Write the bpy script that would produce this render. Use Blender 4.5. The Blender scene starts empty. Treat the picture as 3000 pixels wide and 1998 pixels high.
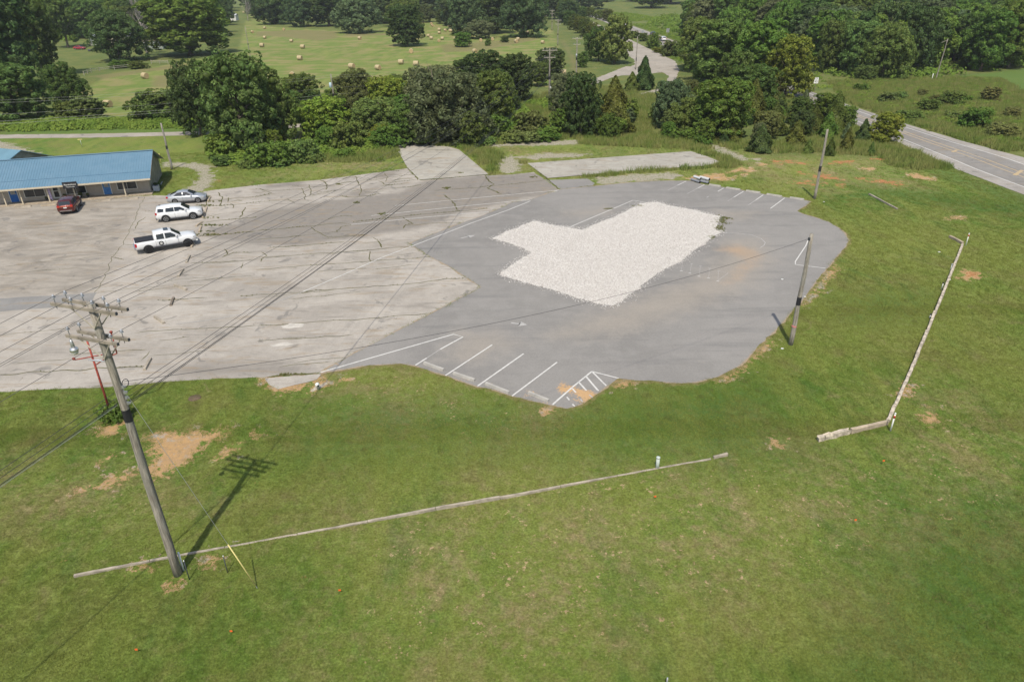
import bpy, bmesh, math, random
import numpy as np
from mathutils import Vector, Matrix, geometry, noise

# ------------------------------------------------------------ camera, sky, sun
SC = bpy.context.scene
COL = SC.collection
R = math.radians
CAMZ, FPX, PITCH, ROLL = 24.5, 2050.0, 27.7, -0.8
cam = bpy.data.cameras.new('camera'); camo = bpy.data.objects.new('camera', cam); COL.objects.link(camo)
CM = Matrix.Rotation(R(90 - PITCH), 4, 'X') @ Matrix.Rotation(R(ROLL), 4, 'Z')
camo.matrix_world = Matrix.Translation((0, 0, CAMZ)) @ CM
cam.sensor_width = 36; cam.lens = FPX / 3000 * 36; cam.clip_end = 6000; cam.clip_start = 0.5
SC.camera = camo
SUN_EL, SUN_AZ = 58.3, 185.5      # degrees; azimuth clockwise from +Y
w = bpy.data.worlds.new('World'); SC.world = w; w.use_nodes = True
nt = w.node_tree; bg = nt.nodes['Background']
sky = nt.nodes.new('ShaderNodeTexSky'); sky.sky_type = 'NISHITA'; sky.sun_disc = False
sky.sun_elevation = R(SUN_EL); sky.sun_rotation = R(SUN_AZ); sky.air_density = 1.3; sky.dust_density = 2.0
nt.links.new(sky.outputs[0], bg.inputs[0]); bg.inputs[1].default_value = 0.125
sl = bpy.data.lights.new('sun', 'SUN'); sl.energy = 3.9; sl.angle = R(0.6); sl.color = (1, .925, .80)
so = bpy.data.objects.new('sun', sl); COL.objects.link(so)
sd = Vector((math.sin(R(SUN_AZ)) * math.cos(R(SUN_EL)), math.cos(R(SUN_AZ)) * math.cos(R(SUN_EL)), math.sin(R(SUN_EL))))
so.rotation_euler = sd.to_track_quat('Z', 'Y').to_euler(); so.location = sd * 200
SC.view_settings.view_transform = 'Standard'; SC.view_settings.look = 'None'
SC.view_settings.exposure = 0.17; SC.view_settings.gamma = 1
SC.cycles.max_bounces = 5; SC.cycles.transparent_max_bounces = 4
rng = np.random.default_rng(7); random.seed(7)

M3 = np.array(CM.to_3x3())
def G(px, py, z=0.0):
    """where the sight line through a photo point meets the level z"""
    d = M3 @ np.array([(px - 1500) / FPX, -(py - 999) / FPX, -1.0])
    t = (z - CAMZ) / d[2]
    return (float(d[0] * t), float(d[1] * t))
def proj(x, y, z=0.0):
    c = M3.T @ np.array([x, y, z - CAMZ]); return 1500 + FPX * c[0] / -c[2], 999 - FPX * c[1] / -c[2]
def htop(px, py, pyt):
    x, y = G(px, py); lo, hi = 0, 60
    for _ in range(30):
        m = (lo + hi) / 2
        if proj(x, y, m)[1] > pyt: lo = m
        else: hi = m
    return lo
def Z(ox, oy, s, pts): return [(ox + a / s, oy + b / s) for a, b in pts]
def W(pts, z=0.0): return [G(a, b, z) for a, b in pts]

# ------------------------------------------------------------ object helpers
def tag(o, label=None, cat=None, group=None, kind=None):
    if label: o['label'] = label
    if cat: o['category'] = cat
    if group: o['group'] = group
    if kind: o['kind'] = kind
    return o
def link(o, parent=None):
    COL.objects.link(o)
    if parent: o.parent = parent
    return o
def empty(name, loc=(0, 0, 0), rz=0.0, rot=None):
    o = bpy.data.objects.new(name, None); o.location = loc
    o.rotation_euler = rot if rot else (0, 0, rz); o.empty_display_size = .3
    return link(o)
def copy_tree(o, parent=None):
    c = o.copy(); COL.objects.link(c); c.parent = parent
    for ch in [x for x in bpy.data.objects if x.parent == o]: copy_tree(ch, c)
    return c
class MB:
    def __init__(s): s.v = []; s.f = []; s.m = []
    def add(s, v, f, m=0):
        b = len(s.v); s.v += [tuple(p) for p in v]; s.f += [tuple(i + b for i in q) for q in f]; s.m += [m] * len(f); return s
    def box(s, c, d, rz=0, m=0, mat=None):
        x, y, z = d[0] / 2, d[1] / 2, d[2] / 2
        P = [Vector((a * x, b * y, e * z)) for e in (-1, 1) for a, b in ((-1, -1), (1, -1), (1, 1), (-1, 1))]
        Q = mat if mat else Matrix.Rotation(rz, 3, 'Z')
        P = [Q @ p + Vector(c) for p in P]
        return s.add(P, [(3, 2, 1, 0), (4, 5, 6, 7), (0, 1, 5, 4), (1, 2, 6, 5), (2, 3, 7, 6), (3, 0, 4, 7)], m)
    def bar(s, a, b, w, h, m=0):
        a, b = Vector(a), Vector(b); d = b - a; L = d.length; x = d.normalized()
        up = Vector((0, 0, 1)) if abs(x.z) < .95 else Vector((0, 1, 0))
        y = up.cross(x).normalized(); z = x.cross(y)
        return s.box((a + b) / 2, (L, w, h), mat=Matrix((x, y, z)).transposed(), m=m)
    def tube(s, pts, rad, n=8, m=0, cap=True):
        pts = [Vector(p) for p in pts]
        if not hasattr(rad, '__len__'): rad = [rad] * len(pts)
        V = []; k = len(pts)
        for i, p in enumerate(pts):
            t = (pts[min(i + 1, k - 1)] - pts[max(i - 1, 0)]).normalized()
            up = Vector((0, 0, 1)) if abs(t.z) < .9 else Vector((1, 0, 0))
            a = up.cross(t).normalized(); b = t.cross(a)
            for j in range(n):
                an = 2 * math.pi * j / n; V.append(p + (a * math.cos(an) + b * math.sin(an)) * rad[i])
        F = [(i * n + j, i * n + (j + 1) % n, (i + 1) * n + (j + 1) % n, (i + 1) * n + j) for i in range(k - 1) for j in range(n)]
        if cap: F += [tuple(range(n - 1, -1, -1)), tuple((k - 1) * n + j for j in range(n))]
        return s.add(V, F, m)
    def lathe(s, prof, c=(0, 0, 0), n=16, m=0, mat=None):
        V = []; Q = mat or Matrix.Identity(3)
        for r, z in prof:
            for j in range(n):
                an = 2 * math.pi * j / n; V.append(Q @ Vector((r * math.cos(an), r * math.sin(an), z)) + Vector(c))
        k = len(prof)
        F = [(i * n + j, i * n + (j + 1) % n, (i + 1) * n + (j + 1) % n, (i + 1) * n + j) for i in range(k - 1) for j in range(n)]
        F += [tuple(range(n - 1, -1, -1)), tuple((k - 1) * n + j for j in range(n))]
        return s.add(V, F, m)
    def prism(s, poly, a, b, m=0, axis='z'):
        n = len(poly)
        def P(p, h): return (p[0], p[1], h) if axis == 'z' else ((p[0], h, p[1]) if axis == 'y' else (h, p[0], p[1]))
        V = [P(p, a) for p in poly] + [P(p, b) for p in poly]
        F = [tuple(range(n - 1, -1, -1)), tuple(range(n, 2 * n))] + [(i, (i + 1) % n, (i + 1) % n + n, i + n) for i in range(n)]
        return s.add(V, F, m)
    def build(s, name, mat, parent=None, smooth=False, loc=None, fix=True):
        me = bpy.data.meshes.new(name); me.from_pydata([tuple(map(float, p)) for p in s.v], [], s.f)
        for q in (mat if isinstance(mat, (list, tuple)) else [mat]): me.materials.append(q)
        if any(s.m): me.polygons.foreach_set('material_index', s.m)
        if fix:
            bm = bmesh.new(); bm.from_mesh(me); bmesh.ops.recalc_face_normals(bm, faces=bm.faces); bm.to_mesh(me); bm.free()
        if smooth: me.polygons.foreach_set('use_smooth', [True] * len(me.polygons))
        o = bpy.data.objects.new(name, me)
        if loc: o.location = loc
        return link(o, parent)

# ------------------------------------------------------------ material helpers
def N(nt, typ, **kw):
    n = nt.nodes.new(typ)
    for k, v in kw.items():
        if k.startswith('i_'):
            key = k[2:]; key = int(key) if key.isdigit() else key.replace('_', ' ')
            if hasattr(v, 'node') or isinstance(v, bpy.types.NodeSocket): nt.links.new(v, n.inputs[key])
            else: n.inputs[key].default_value = v
        else: setattr(n, k, v)
    return n
def new_mat(name):
    m = bpy.data.materials.new(name); m.use_nodes = True
    return m, m.node_tree, m.node_tree.nodes['Principled BSDF']
def noise_f(nt, scale, detail=3, rough=.6, vec=None, dim='3D', dist=0.0):
    n = N(nt, 'ShaderNodeTexNoise', noise_dimensions=dim); n.inputs['Scale'].default_value = scale
    n.inputs['Detail'].default_value = detail; n.inputs['Roughness'].default_value = rough; n.inputs['Distortion'].default_value = dist
    if vec is not None: nt.links.new(vec, n.inputs['Vector'])
    return n.outputs['Fac']
def ramp(nt, fac, lo, hi, a=0.0, b=1.0):
    n = N(nt, 'ShaderNodeMapRange', interpolation_type='SMOOTHSTEP'); nt.links.new(fac, n.inputs[0])
    n.inputs[1].default_value = lo; n.inputs[2].default_value = hi; n.inputs[3].default_value = a; n.inputs[4].default_value = b
    return n.outputs[0]
def mix(nt, fac, a, b):
    n = N(nt, 'ShaderNodeMix', data_type='RGBA')
    for s, v in ((n.inputs[0], fac), (n.inputs[6], a), (n.inputs[7], b)):
        if isinstance(v, bpy.types.NodeSocket): nt.links.new(v, s)
        elif isinstance(v, (int, float)): s.default_value = v
        else: s.default_value = (*v, 1)
    return n.outputs[2]
def mth(nt, op, a, b=0.0):
    n = N(nt, 'ShaderNodeMath', operation=op)
    for s, v in ((n.inputs[0], a), (n.inputs[1], b)):
        if isinstance(v, bpy.types.NodeSocket): nt.links.new(v, s)
        else: s.default_value = v
    return n.outputs[0]
def attr(nt, name, typ='GEOMETRY'): 
    n = N(nt, 'ShaderNodeAttribute', attribute_name=name, attribute_type=typ); return n.outputs['Fac']
def pos(nt): return N(nt, 'ShaderNodeNewGeometry').outputs['Position']
def scl_vec(nt, v, s, rz=0.0):
    n = N(nt, 'ShaderNodeMapping'); nt.links.new(v, n.inputs['Vector']); n.inputs['Scale'].default_value = s
    n.inputs['Rotation'].default_value = (0, 0, rz); return n.outputs[0]
def bump(nt, b, h, dist, strength=1.0):
    n = N(nt, 'ShaderNodeBump'); n.inputs['Distance'].default_value = dist; n.inputs['Strength'].default_value = strength
    nt.links.new(h, n.inputs['Height']); nt.links.new(n.outputs[0], b.inputs['Normal'])
_sm = {}
def S(name, col, rough=.6, metal=0.0, var=.18, scale=6.0, spec=.3, bmp=0.0):
    """plain material with a little procedural unevenness"""
    if name in _sm: return _sm[name]
    m, nt, b = new_mat(name); b.inputs['Roughness'].default_value = rough; b.inputs['Metallic'].default_value = metal
    b.inputs['Specular IOR Level'].default_value = spec
    tc = N(nt, 'ShaderNodeTexCoord').outputs['Object']
    f = noise_f(nt, scale, 4, .6, tc)
    c = mix(nt, ramp(nt, f, .3, .7), tuple(x * (1 - var) for x in col), tuple(min(1, x * (1 + var)) for x in col))
    nt.links.new(c, b.inputs['Base Color'])
    if bmp: bump(nt, b, f, bmp)
    _sm[name] = m; return m

def grass_colour(nt, P, dry):
    """lawn colour from world position; dry is a socket 0..1"""
    big = noise_f(nt, .045, 4, .55, P, dist=.6); med = noise_f(nt, .22, 4, .65, P, dist=.4); fine = noise_f(nt, 1.6, 5, .75, P)
    vf = noise_f(nt, 9.0, 3, .7, P)
    c = mix(nt, ramp(nt, big, .36, .64), LG['lush'], LG['warm'])
    c = mix(nt, ramp(nt, med, .42, .70), c, LG['olive'])
    c = mix(nt, ramp(nt, mth(nt, 'ADD', mth(nt, 'MULTIPLY', med, .4), mth(nt, 'MULTIPLY', big, .6)), .42, .30), c, LG['clover'])
    c = mix(nt, mth(nt, 'MULTIPLY', ramp(nt, fine, .52, .78), .55), c, LG['straw'])
    d = mth(nt, 'MULTIPLY', dry, ramp(nt, mth(nt, 'ADD', mth(nt, 'MULTIPLY', fine, .6), mth(nt, 'MULTIPLY', med, .4)), .42, .66))
    c = mix(nt, mth(nt, 'MULTIPLY', d, .85), c, LG['dry'])
    sv = noise_f(nt, .5, 4, .6, scl_vec(nt, P, (.9, .16, 1), R(-28)), dist=.5); c = mix(nt, ramp(nt, sv, .46, .66, 0, .75), c, LG['warm']); sv2 = noise_f(nt, .35, 4, .65, scl_vec(nt, P, (1.1, .3, 1), R(-60)), dist=.8)
    c = mix(nt, ramp(nt, sv2, .50, .74, 0, .5), c, LG['clover']); c = mix(nt, ramp(nt, noise_f(nt, .5, 5, .7, P, dist=.8), .57, .72, 0, .6), c, LG['straw'])
    # mower passes
    wv = N(nt, 'ShaderNodeTexWave', bands_direction='X'); nt.links.new(scl_vec(nt, P, (1, 1, 1), R(-38)), wv.inputs['Vector'])
    wv.inputs['Scale'].default_value = .22; wv.inputs['Distortion'].default_value = 2.5; wv.inputs['Detail'].default_value = 2
    c = mix(nt, mth(nt, 'MULTIPLY', ramp(nt, wv.outputs['Fac'], .35, .65), .22), c, LG['warm'])
    hsv = N(nt, 'ShaderNodeHueSaturation'); nt.links.new(c, hsv.inputs['Color'])
    nt.links.new(ramp(nt, vf, .3, .7, .74, 1.26), hsv.inputs['Value'])
    return hsv.outputs[0]
LG = dict(lush=(.106, .172, .030), warm=(.182, .214, .050), olive=(.164, .172, .052), clover=(.066, .130, .028),
          straw=(.235, .212, .096), dry=(.300, .235, .130))

# ------------------------------------------------------------ distance fields
def sdist(P, poly):
    """signed distance (positive inside) of points P (n,2) to polygon"""
    A = np.array(poly, float); B = np.roll(A, -1, 0)
    d2 = np.full(len(P), 1e9); ins = np.zeros(len(P), bool)
    for (ax, ay), (bx, by) in zip(A, B):
        ex, ey = bx - ax, by - ay; wx, wy = P[:, 0] - ax, P[:, 1] - ay
        t = np.clip((wx * ex + wy * ey) / max(ex * ex + ey * ey, 1e-9), 0, 1)
        d2 = np.minimum(d2, (wx - t * ex) ** 2 + (wy - t * ey) ** 2)
        c = (ay > P[:, 1]) != (by > P[:, 1])
        with np.errstate(divide='ignore', invalid='ignore'):
            xi = ax + (P[:, 1] - ay) * ex / (ey if ey else 1e-12)
        ins ^= c & (P[:, 0] < xi)
    return np.where(ins, 1, -1) * np.sqrt(d2)
def field(P, polys, lo=-3, hi=3):
    f = np.full(len(P), float(lo))
    for p in polys:
        a = np.array(p); m = (P[:, 0] > a[:, 0].min() - 4) & (P[:, 0] < a[:, 0].max() + 4) & (P[:, 1] > a[:, 1].min() - 4) & (P[:, 1] < a[:, 1].max() + 4)
        if m.any(): f[m] = np.maximum(f[m], np.clip(sdist(P[m], p), lo, hi))
    return f
def blob(cx, cy, rx, ry, n=14, j=.25, seed=0):
    r = random.Random(seed + int(cx * 7) + int(cy * 3))
    return [(cx + rx * math.cos(t) * (1 + r.uniform(-j, j)), cy + ry * math.sin(t) * (1 + r.uniform(-j, j))) for t in [2 * math.pi * i / n for i in range(n)]]
def setattr_f(me, name, arr):
    a = me.attributes.new(name, 'FLOAT', 'POINT'); a.data.foreach_set('value', np.asarray(arr, dtype=np.float32))
# ------------------------------------------------------------ outlines of the place (photo points dropped on the ground)
SHORE = [(1736,546),(1851,535),(1930,530),(2023,530),(2055,540),(2106,547),(2170,557),(2250,571),(2291,577),(2355,586),(2376,591),(2362,604),(2346,612),(2338,619),
 (2352,627),(2387,637),(2428,650),(2454,665),(2473,681),(2484,698),(2488,706),(2478,725),(2454,751),(2428,783),(2393,824),(2362,869),(2336,897),(2314,922),(2282,960),
 (2250,991),(2214,1027),(2170,1072),(2106,1105),(2042,1121),(1997,1125),(1930,1120),(1860,1116),(1814,1111),(1793,1125),(1774,1136),(1752,1155),(1723,1174),(1691,1191),
 (1659,1199),(1621,1190),(1548,1174),(1500,1163),(1452,1145),(1397,1134),(1356,1120),(1305,1101),(1247,1085),(1212,1072),(1174,1067),(1110,1070),(1053,1075),(999,1085),(941,1097),(935,1093)]
SEAM = [(1031,1038),(1149,976),(1267,916),(1340,877),(1407,842),(1314,781),(1260,754),(1196,714),(1356,652),(1404,636),(1467,609),(1500,593),(1554,585),(1637,556)]
NEWASPH = W(SHORE + SEAM)
OLD = W([(-700,1230),(0,1148),(128,1142),(319,1134),(542,1115),(638,1110),(750,1107),(850,1101),(935,1093)] + SEAM + [(1591,523),(1564,505),(1500,512),(1424,515),(1431,513),(1230,529),(1192,494),
 (1069,511),(935,528),(750,543),(615,559),(590,564),(497,574),(446,573),(-700,645)])
PAD1 = W([(1161,435),(1165,427),(1228,426),(1310,430),(1345,440),(1388,476),(1431,512),(1330,521),(1230,528),(1194,493)])
PATCHG = W([(1605,528),(1720,524),(1742,537),(1736,545),(1640,555),(1596,525)])
PAD2 = W([(1545,480),(2023,445),(2061,456),(2122,480),(2058,488),(1883,499),(1605,524)])
APRONP = W([(775,1109),(935,1096),(942,1098),(928,1113),(905,1120),(865,1128),(815,1141),(790,1128)])
GRAV = W([(1442,701),(1500,674),(1564,649),(1600,657),(1663,669),(1707,676),(1734,663),(1806,634),(1844,617),(1876,598),(1927,594),(1946,601),(2036,618),(2061,626),(2110,636),
 (2096,674),(2112,681),(2083,700),(2023,744),(1991,767),(1946,789),(1876,840),(1835,872),(1793,899),(1739,888),(1691,875),(1627,853),(1541,830),(1500,818),(1466,801),(1510,770),(1559,741),(1541,732),(1500,716)])
BLUEPATCH = W(Z(0,820,3.136,[(-400,200),(200,160),(760,130),(890,118),(840,200),(560,250),(0,292),(-400,330)]))
SROAD = [(-700,412),(-200,404),(0,401),(300,398),(583,391),(750,380),(950,362),(1150,340),(1350,322),(1500,308),(1627,280),(1723,247),(1790,221),(1850,196)]
APR = W([(1691,44),(1739,66),(1819,104),(1838,113),(1899,143),(1978,180),(1990,204),(1980,236),(1956,252),(1946,262),(1915,272),(1867,282),(1867,277),(1915,265),(1940,258),(1955,238),
 (1959,223),(1940,213),(1924,214),(1880,222),(1822,222),(1800,228),(1790,226),(1790,217),(1819,212),(1860,190),(1858,176),(1838,162),(1834,130),(1800,112),(1726,72),(1684,46)])
# highway in metres
HWN = [(62.6,-60),(62.4,40),(62.2,83),(61.2,95),(61.6,113),(61.4,150),(60,200),(58.2,260),(56.8,306),(55.4,360),(53.5,430),(50,520),(44,640),(35,800)]
HWF = [(76.5,-60),(75.6,40),(74.4,101),(72.0,113),(70.2,128),(68.8,148),(68,180),(67.4,220),(66.4,280),(64.9,341),(62.6,420),(58.5,520),(52.5,640),(43.5,800)]
HWY = HWN + HWF[::-1]
DRIVE = W([(472,476),(560,477),(619,483),(622,500),(632,520),(620,545),(600,560),(545,570),(528,566),(560,540),(584,518),(580,503),(540,491),(472,488)])
LDRIVE = W([(-200,405),(0,411),(40,424),(90,440),(134,457),(134,470),(-200,470)])

DIRT = [W(p) for p in ([(434,1282),(446,1266),(488,1258),(542,1266),(600,1264),(670,1262),(640,1282),(606,1298),(580,1320),(534,1358),(503,1385),(455,1392),(430,1375),(450,1345),(441,1320),(452,1300)],
 [(645,1332),(694,1303),(746,1268),(752,1276),(700,1310),(650,1338)],[(289,1418),(330,1400),(378,1392),(380,1400),(340,1412),(295,1424)],[(236,1431),(262,1422),(270,1428),(245,1440)],[(298,1342),(318,1332),(312,1345)],
 [(284,1266),(306,1244),(340,1234),(367,1231),(375,1247),(344,1266),(293,1281)],[(494,1716),(510,1712),(516,1722),(500,1722)],[(412,1664),(432,1658),(430,1668)],[(614,1650),(632,1632),(626,1645)],
 [(2274,1292),(2288,1284),(2301,1292),(2292,1301),(2278,1300)],[(2643,1160),(2650,1140),(2655,1122),(2668,1128),(2664,1146),(2656,1158)],[(995,1112),(1010,1107),(1024,1109),(1015,1116),(998,1117)],
 [(2812,803),(2835,790),(2881,804),(2860,812),(2840,818),(2808,815)],[(2708,1210),(2724,1205),(2740,1232),(2736,1246),(2720,1240),(2706,1230)],[(2345,881),(2380,850),(2425,800),(2440,782),(2452,770),(2446,790),(2425,820),(2385,868),(2350,896),(2338,898)],
 [(2108,1112),(2170,1074),(2214,1030),(2250,996),(2256,1000),(2220,1035),(2175,1080),(2112,1116)],[(1595,1200),(1615,1190),(1612,1202),(1598,1212)],[(1814,1111),(1850,1114),(1835,1127),(1800,1132)],
 [(903,1135),(925,1120),(958,1116),(962,1122),(930,1140),(905,1147)],[(2652,508),(2690,510),(2747,527),(2700,528),(2668,520)],[(2525,492),(2560,492),(2555,498),(2530,497)],[(2770,636),(2826,636),(2810,642),(2775,641)])]
DIRT += [W([(770,1112),(790,1130),(812,1148),(860,1150),(905,1130),(945,1108),(945,1096),(860,1100)])]
DIRT += [W(Z(1900,420,5.8875,p)) for p in ([(1880,350),(1940,325),(2030,370),(2000,395),(1900,380)],[(1390,500),(1490,460),(1570,400),(1650,410),(1640,450),(1560,480),(1460,512)],
 [(1620,545),(1680,500),(1690,440),(1740,425),(1810,440),(1800,480),(1730,520),(1650,552)],[(590,600),(900,555),(1230,520),(1300,518),(1310,545),(1210,570),(1400,580),(1570,575),(1480,605),(1380,610),(1360,640),(1250,645),(1000,625),(850,620)])]
def _rb(lst): return [W(p) for p in lst]
RED = _rb([[(2325,503),(2360,503),(2355,511),(2335,511)],[(2377,512),(2410,508),(2470,520),(2472,528),(2440,527),(2380,524)],[(2315,533),(2370,530),(2415,538),(2410,545),(2330,541)],
 [(2495,521),(2560,522),(2620,530),(2660,545),(2640,549),(2560,535),(2500,527)],[(2250,472),(2300,470),(2380,476),(2360,482),(2260,480)],[(2420,474),(2480,468),(2515,473),(2500,480),(2430,482)],
 [(2540,466),(2570,460),(2600,468),(2575,474)],[(2812,797),(2840,793),(2880,806),(2840,816),(2815,812)],[(600,533),(612,522),(635,522),(640,532),(625,538),(605,538)],
 [(1600,417),(1640,413),(1635,421),(1605,424)],[(2430,536),(2480,535),(2470,550),(2440,545)]])
WHITEG = _rb([[(1456,490),(1470,462),(1490,455),(1520,470),(1527,500),(1505,510),(1462,505)],[(1410,423),(1500,419),(1600,413),(1690,411),(1712,419),(1690,424),(1560,428),(1480,430),(1412,430)],
 [(2208,468),(2222,462),(2232,474),(2222,478)],[(2058,424),(2082,420),(2110,430),(2150,445),(2192,464),(2190,474),(2165,473),(2130,460),(2098,444),(2070,432)],
 [(2345,881),(2380,850),(2425,800),(2420,820),(2385,864),(2350,896)],[(1740,520),(1850,512),(1960,506),(2000,512),(1980,524),(1900,530),(1760,542)],[(1500,462),(1600,448),(1740,452),(1700,460),(1560,468)],
 [(960,1118),(985,1098),(1000,1100),(990,1112)]])
DRY = _rb([[(1000,1500),(2000,1340),(2700,1330),(3050,1300),(3050,1500),(2500,1650),(1700,2000),(1000,2000)],[(2620,1180),(2800,1150),(3000,1250),(2950,1420),(2600,1400)],[(0,1380),(350,1350),(600,1500),(200,1560),(0,1500)],
 [(900,460),(1160,440),(1190,495),(935,528),(750,540),(760,520)],[(1440,430),(2040,440),(2000,447),(1550,478),(1440,512)],[(1600,530),(1740,500),(2060,490),(2030,528),(1740,545)],[(2000,400),(2600,440),(2700,560),(2300,560),(2060,450)],
 [(950,1085),(1150,1080),(1400,1150),(1650,1210),(1600,1300),(1250,1240),(950,1230)]])
CLOV = _rb([[(960,1190),(1300,1180),(1650,1210),(1950,1140),(2250,1100),(2300,1330),(1900,1330),(1400,1300),(950,1330)],[(2480,880),(2700,860),(2680,930),(2500,940)],[(2500,540),(3000,600),(3000,640),(2560,560)],[(2700,1450),(3000,1500),(3000,2000),(2500,2000)]])
WHITEG += [DRIVE, LDRIVE]
HAY = _rb([[(180,365),(230,270),(330,215),(560,180),(700,150),(720,60),(800,80),(1050,95),(1250,60),(1450,110),(1560,55),(1620,90),(1640,140),(1655,230),(1640,260),(1300,230),(1000,260),(760,310),(600,330),(330,370)],[(720,8),(810,8),(820,70),(740,70)]])
HBROWN = _rb([[(740,95),(860,88),(990,92),(1000,112),(930,122),(800,108),(745,108)],[(440,225),(520,215),(540,240),(480,262),(430,255)],[(1280,132),(1400,125),(1540,110),(1600,108),(1570,120),(1420,150),(1290,156)],[(1630,110),(1660,120),(1700,180),(1710,240),(1670,230),(1655,160)],
 [(1000,100),(1140,98),(1150,105),(1000,108)],[(250,225),(430,200),(560,185),(560,195),(420,215),(300,235)],[(2360,232),(2420,200),(2430,215),(2380,270),(2350,265)]])
LUSHR = _rb([[(2720,235),(3050,195),(3050,470),(2900,350),(2780,270)],[(2630,425),(2760,490),(3000,585),(3000,620),(2760,520),(2620,450)],[(100,350),(580,330),(700,370),(560,392),(0,395)]])

# ------------------------------------------------------------ the ground
def ground():
    ys = [-130.0]
    while ys[-1] < 3600:
        y = ys[-1]; ys.append(y + (.42 if 5 < y < 60 else .6 if 60 <= y < 120 else 2.0 if y < 5 else .6 + (y - 120) * .012))
    ys = np.array(ys); nx = 520
    u = np.linspace(-1, 1, nx); u = np.sign(u) * np.abs(u) ** 1.15
    Wd = 112 + .95 * np.maximum(0, ys - 30) 
    X = u[None, :] * Wd[:, None]; Y = np.repeat(ys[:, None], nx, 1)
    P = np.stack([X.ravel(), Y.ravel()], 1); n = len(P)
    Zv = np.zeros(n)
    far = np.clip((P[:, 1] - 520) / 500, 0, 1); far = far * far * (3 - 2 * far)
    hx = np.clip((np.abs(P[:, 0]) - 260) / 500, 0, 1)
    Zv += far * (14 + 10 * np.sin(P[:, 0] / 210) + 7 * np.sin(P[:, 1] / 170 + P[:, 0] / 330)) + hx * 12
    # slight unevenness of the lawn, away from paving
    dpv = np.minimum.reduce([np.clip(-sdist(P, q), 0, 6) for q in (NEWASPH, OLD)])
    Zv += np.clip(dpv - .5, 0, 4) / 4 * .10 * (np.sin(P[:, 0] * .31 + 1.3 * np.sin(P[:, 1] * .17)) + .6 * np.sin(P[:, 1] * .43 + P[:, 0] * .2)) * np.clip((62 - P[:, 1]) / 8, 0, 1) * .6
    me = bpy.data.meshes.new('ground'); ny = len(ys)
    i = np.arange(ny - 1)[:, None] * nx + np.arange(nx - 1)[None, :]
    F = np.stack([i, i + 1, i + nx + 1, i + nx], -1).reshape(-1, 4)
    me.vertices.add(n); me.vertices.foreach_set('co', np.column_stack([P, Zv]).ravel())
    me.loops.add(F.size); me.loops.foreach_set('vertex_index', F.ravel()); me.polygons.add(len(F))
    me.polygons.foreach_set('loop_start', np.arange(0, F.size, 4)); me.polygons.foreach_set('use_smooth', np.ones(len(F), bool)); me.update(calc_edges=True)
    setattr_f(me, 'dirt', field(P, DIRT, -1.5, 1.5)); setattr_f(me, 'red', field(P, RED, -1.5, 1.5)); setattr_f(me, 'white', field(P, WHITEG, -1.5, 1.5))
    setattr_f(me, 'dry', np.clip(field(P, DRY, -4, 4) / 8 + .5, 0, 1)); setattr_f(me, 'clov', np.clip(field(P, CLOV, -3, 3) / 6 + .5, 0, 1))
    setattr_f(me, 'hay', np.clip(field(P, HAY, -4, 4) / 4 + .5, 0, 1)); setattr_f(me, 'hbrown', np.clip(field(P, HBROWN, -4, 4) / 5 + .5, 0, 1))
    setattr_f(me, 'lush', np.clip(field(P, LUSHR, -4, 4) / 5 + .5, 0, 1))
    # wilder land away from the mown lot
    lot = W([(-900,395),(0,395),(583,378),(640,470),(900,460),(1160,430),(1450,420),(1700,400),(2000,400),(2250,460),(2560,460),(2640,430),(3400,800),(4200,3500),(-4200,3500)])
    setattr_f(me, 'wild', np.clip(-np.clip(sdist(P, lot), -4, 4) / 6 + .5, 0, 1))
    o = bpy.data.objects.new('ground', me); link(o); tag(o, kind='structure')
    # edge of the paving: worn soil rim
    rim = np.maximum(-np.abs(sdist(P, NEWASPH)) + .35, -1.5); setattr_f(me, 'rim', np.clip(rim, -1.5, .35))
    m, nt, b = new_mat('ground'); b.inputs['Roughness'].default_value = .95; b.inputs['Specular IOR Level'].default_value = .1
    Pn = pos(nt); me.materials.append(m)
    n1 = noise_f(nt, .9, 5, .7, Pn); n2 = noise_f(nt, 4.0, 4, .7, Pn); n3 = noise_f(nt, .12, 3, .6, Pn); nf = noise_f(nt, 22.0, 2, .7, Pn)
    dry = attr(nt, 'dry'); c = grass_colour(nt, Pn, dry)
    c = mix(nt, mth(nt, 'MULTIPLY', attr(nt, 'clov'), ramp(nt, n1, .25, .6, .3, .9)), c, (.062, .122, .028))
    # wild growth
    wc = mix(nt, ramp(nt, n1, .35, .65), (.110, .142, .036), (.175, .175, .062)); wc = mix(nt, ramp(nt, n3, .4, .6), wc, (.105, .14, .042))
    c = mix(nt, attr(nt, 'wild'), c, wc)
    # hay field with windrow lines
    s1 = noise_f(nt, 1.0, 3, .6, scl_vec(nt, Pn, (.035, .40, 1), R(24)), dist=.6); s2 = noise_f(nt, 1.0, 3, .6, scl_vec(nt, Pn, (.30, .05, 1), R(38)), dist=.5); wf = mix(nt, ramp(nt, noise_f(nt, .02, 2, .5, Pn), .45, .55), s1, s2)
    hc = mix(nt, ramp(nt, wf, .38, .64), (.125, .182, .042), (.190, .220, .062)); hc = mix(nt, mth(nt, 'MULTIPLY', ramp(nt, n3, .45, .62), .75), hc, (.26, .222, .10))
    hc = mix(nt, mth(nt, 'MULTIPLY', ramp(nt, n1, .5, .7), .4), hc, (.105, .155, .042))
    c = mix(nt, ramp(nt, attr(nt, 'hay'), .2, .8), c, hc)
    c = mix(nt, ramp(nt, mth(nt, 'ADD', attr(nt, 'hbrown'), mth(nt, 'MULTIPLY', n1, .5)), .75, 1.25, 0, .8), c, mix(nt, n2, (.14, .14, .05), (.23, .19, .10)))
    c = mix(nt, ramp(nt, attr(nt, 'lush'), .3, .9, 0, .85), c, mix(nt, n1, (.085, .150, .032), (.115, .175, .045)))
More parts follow.
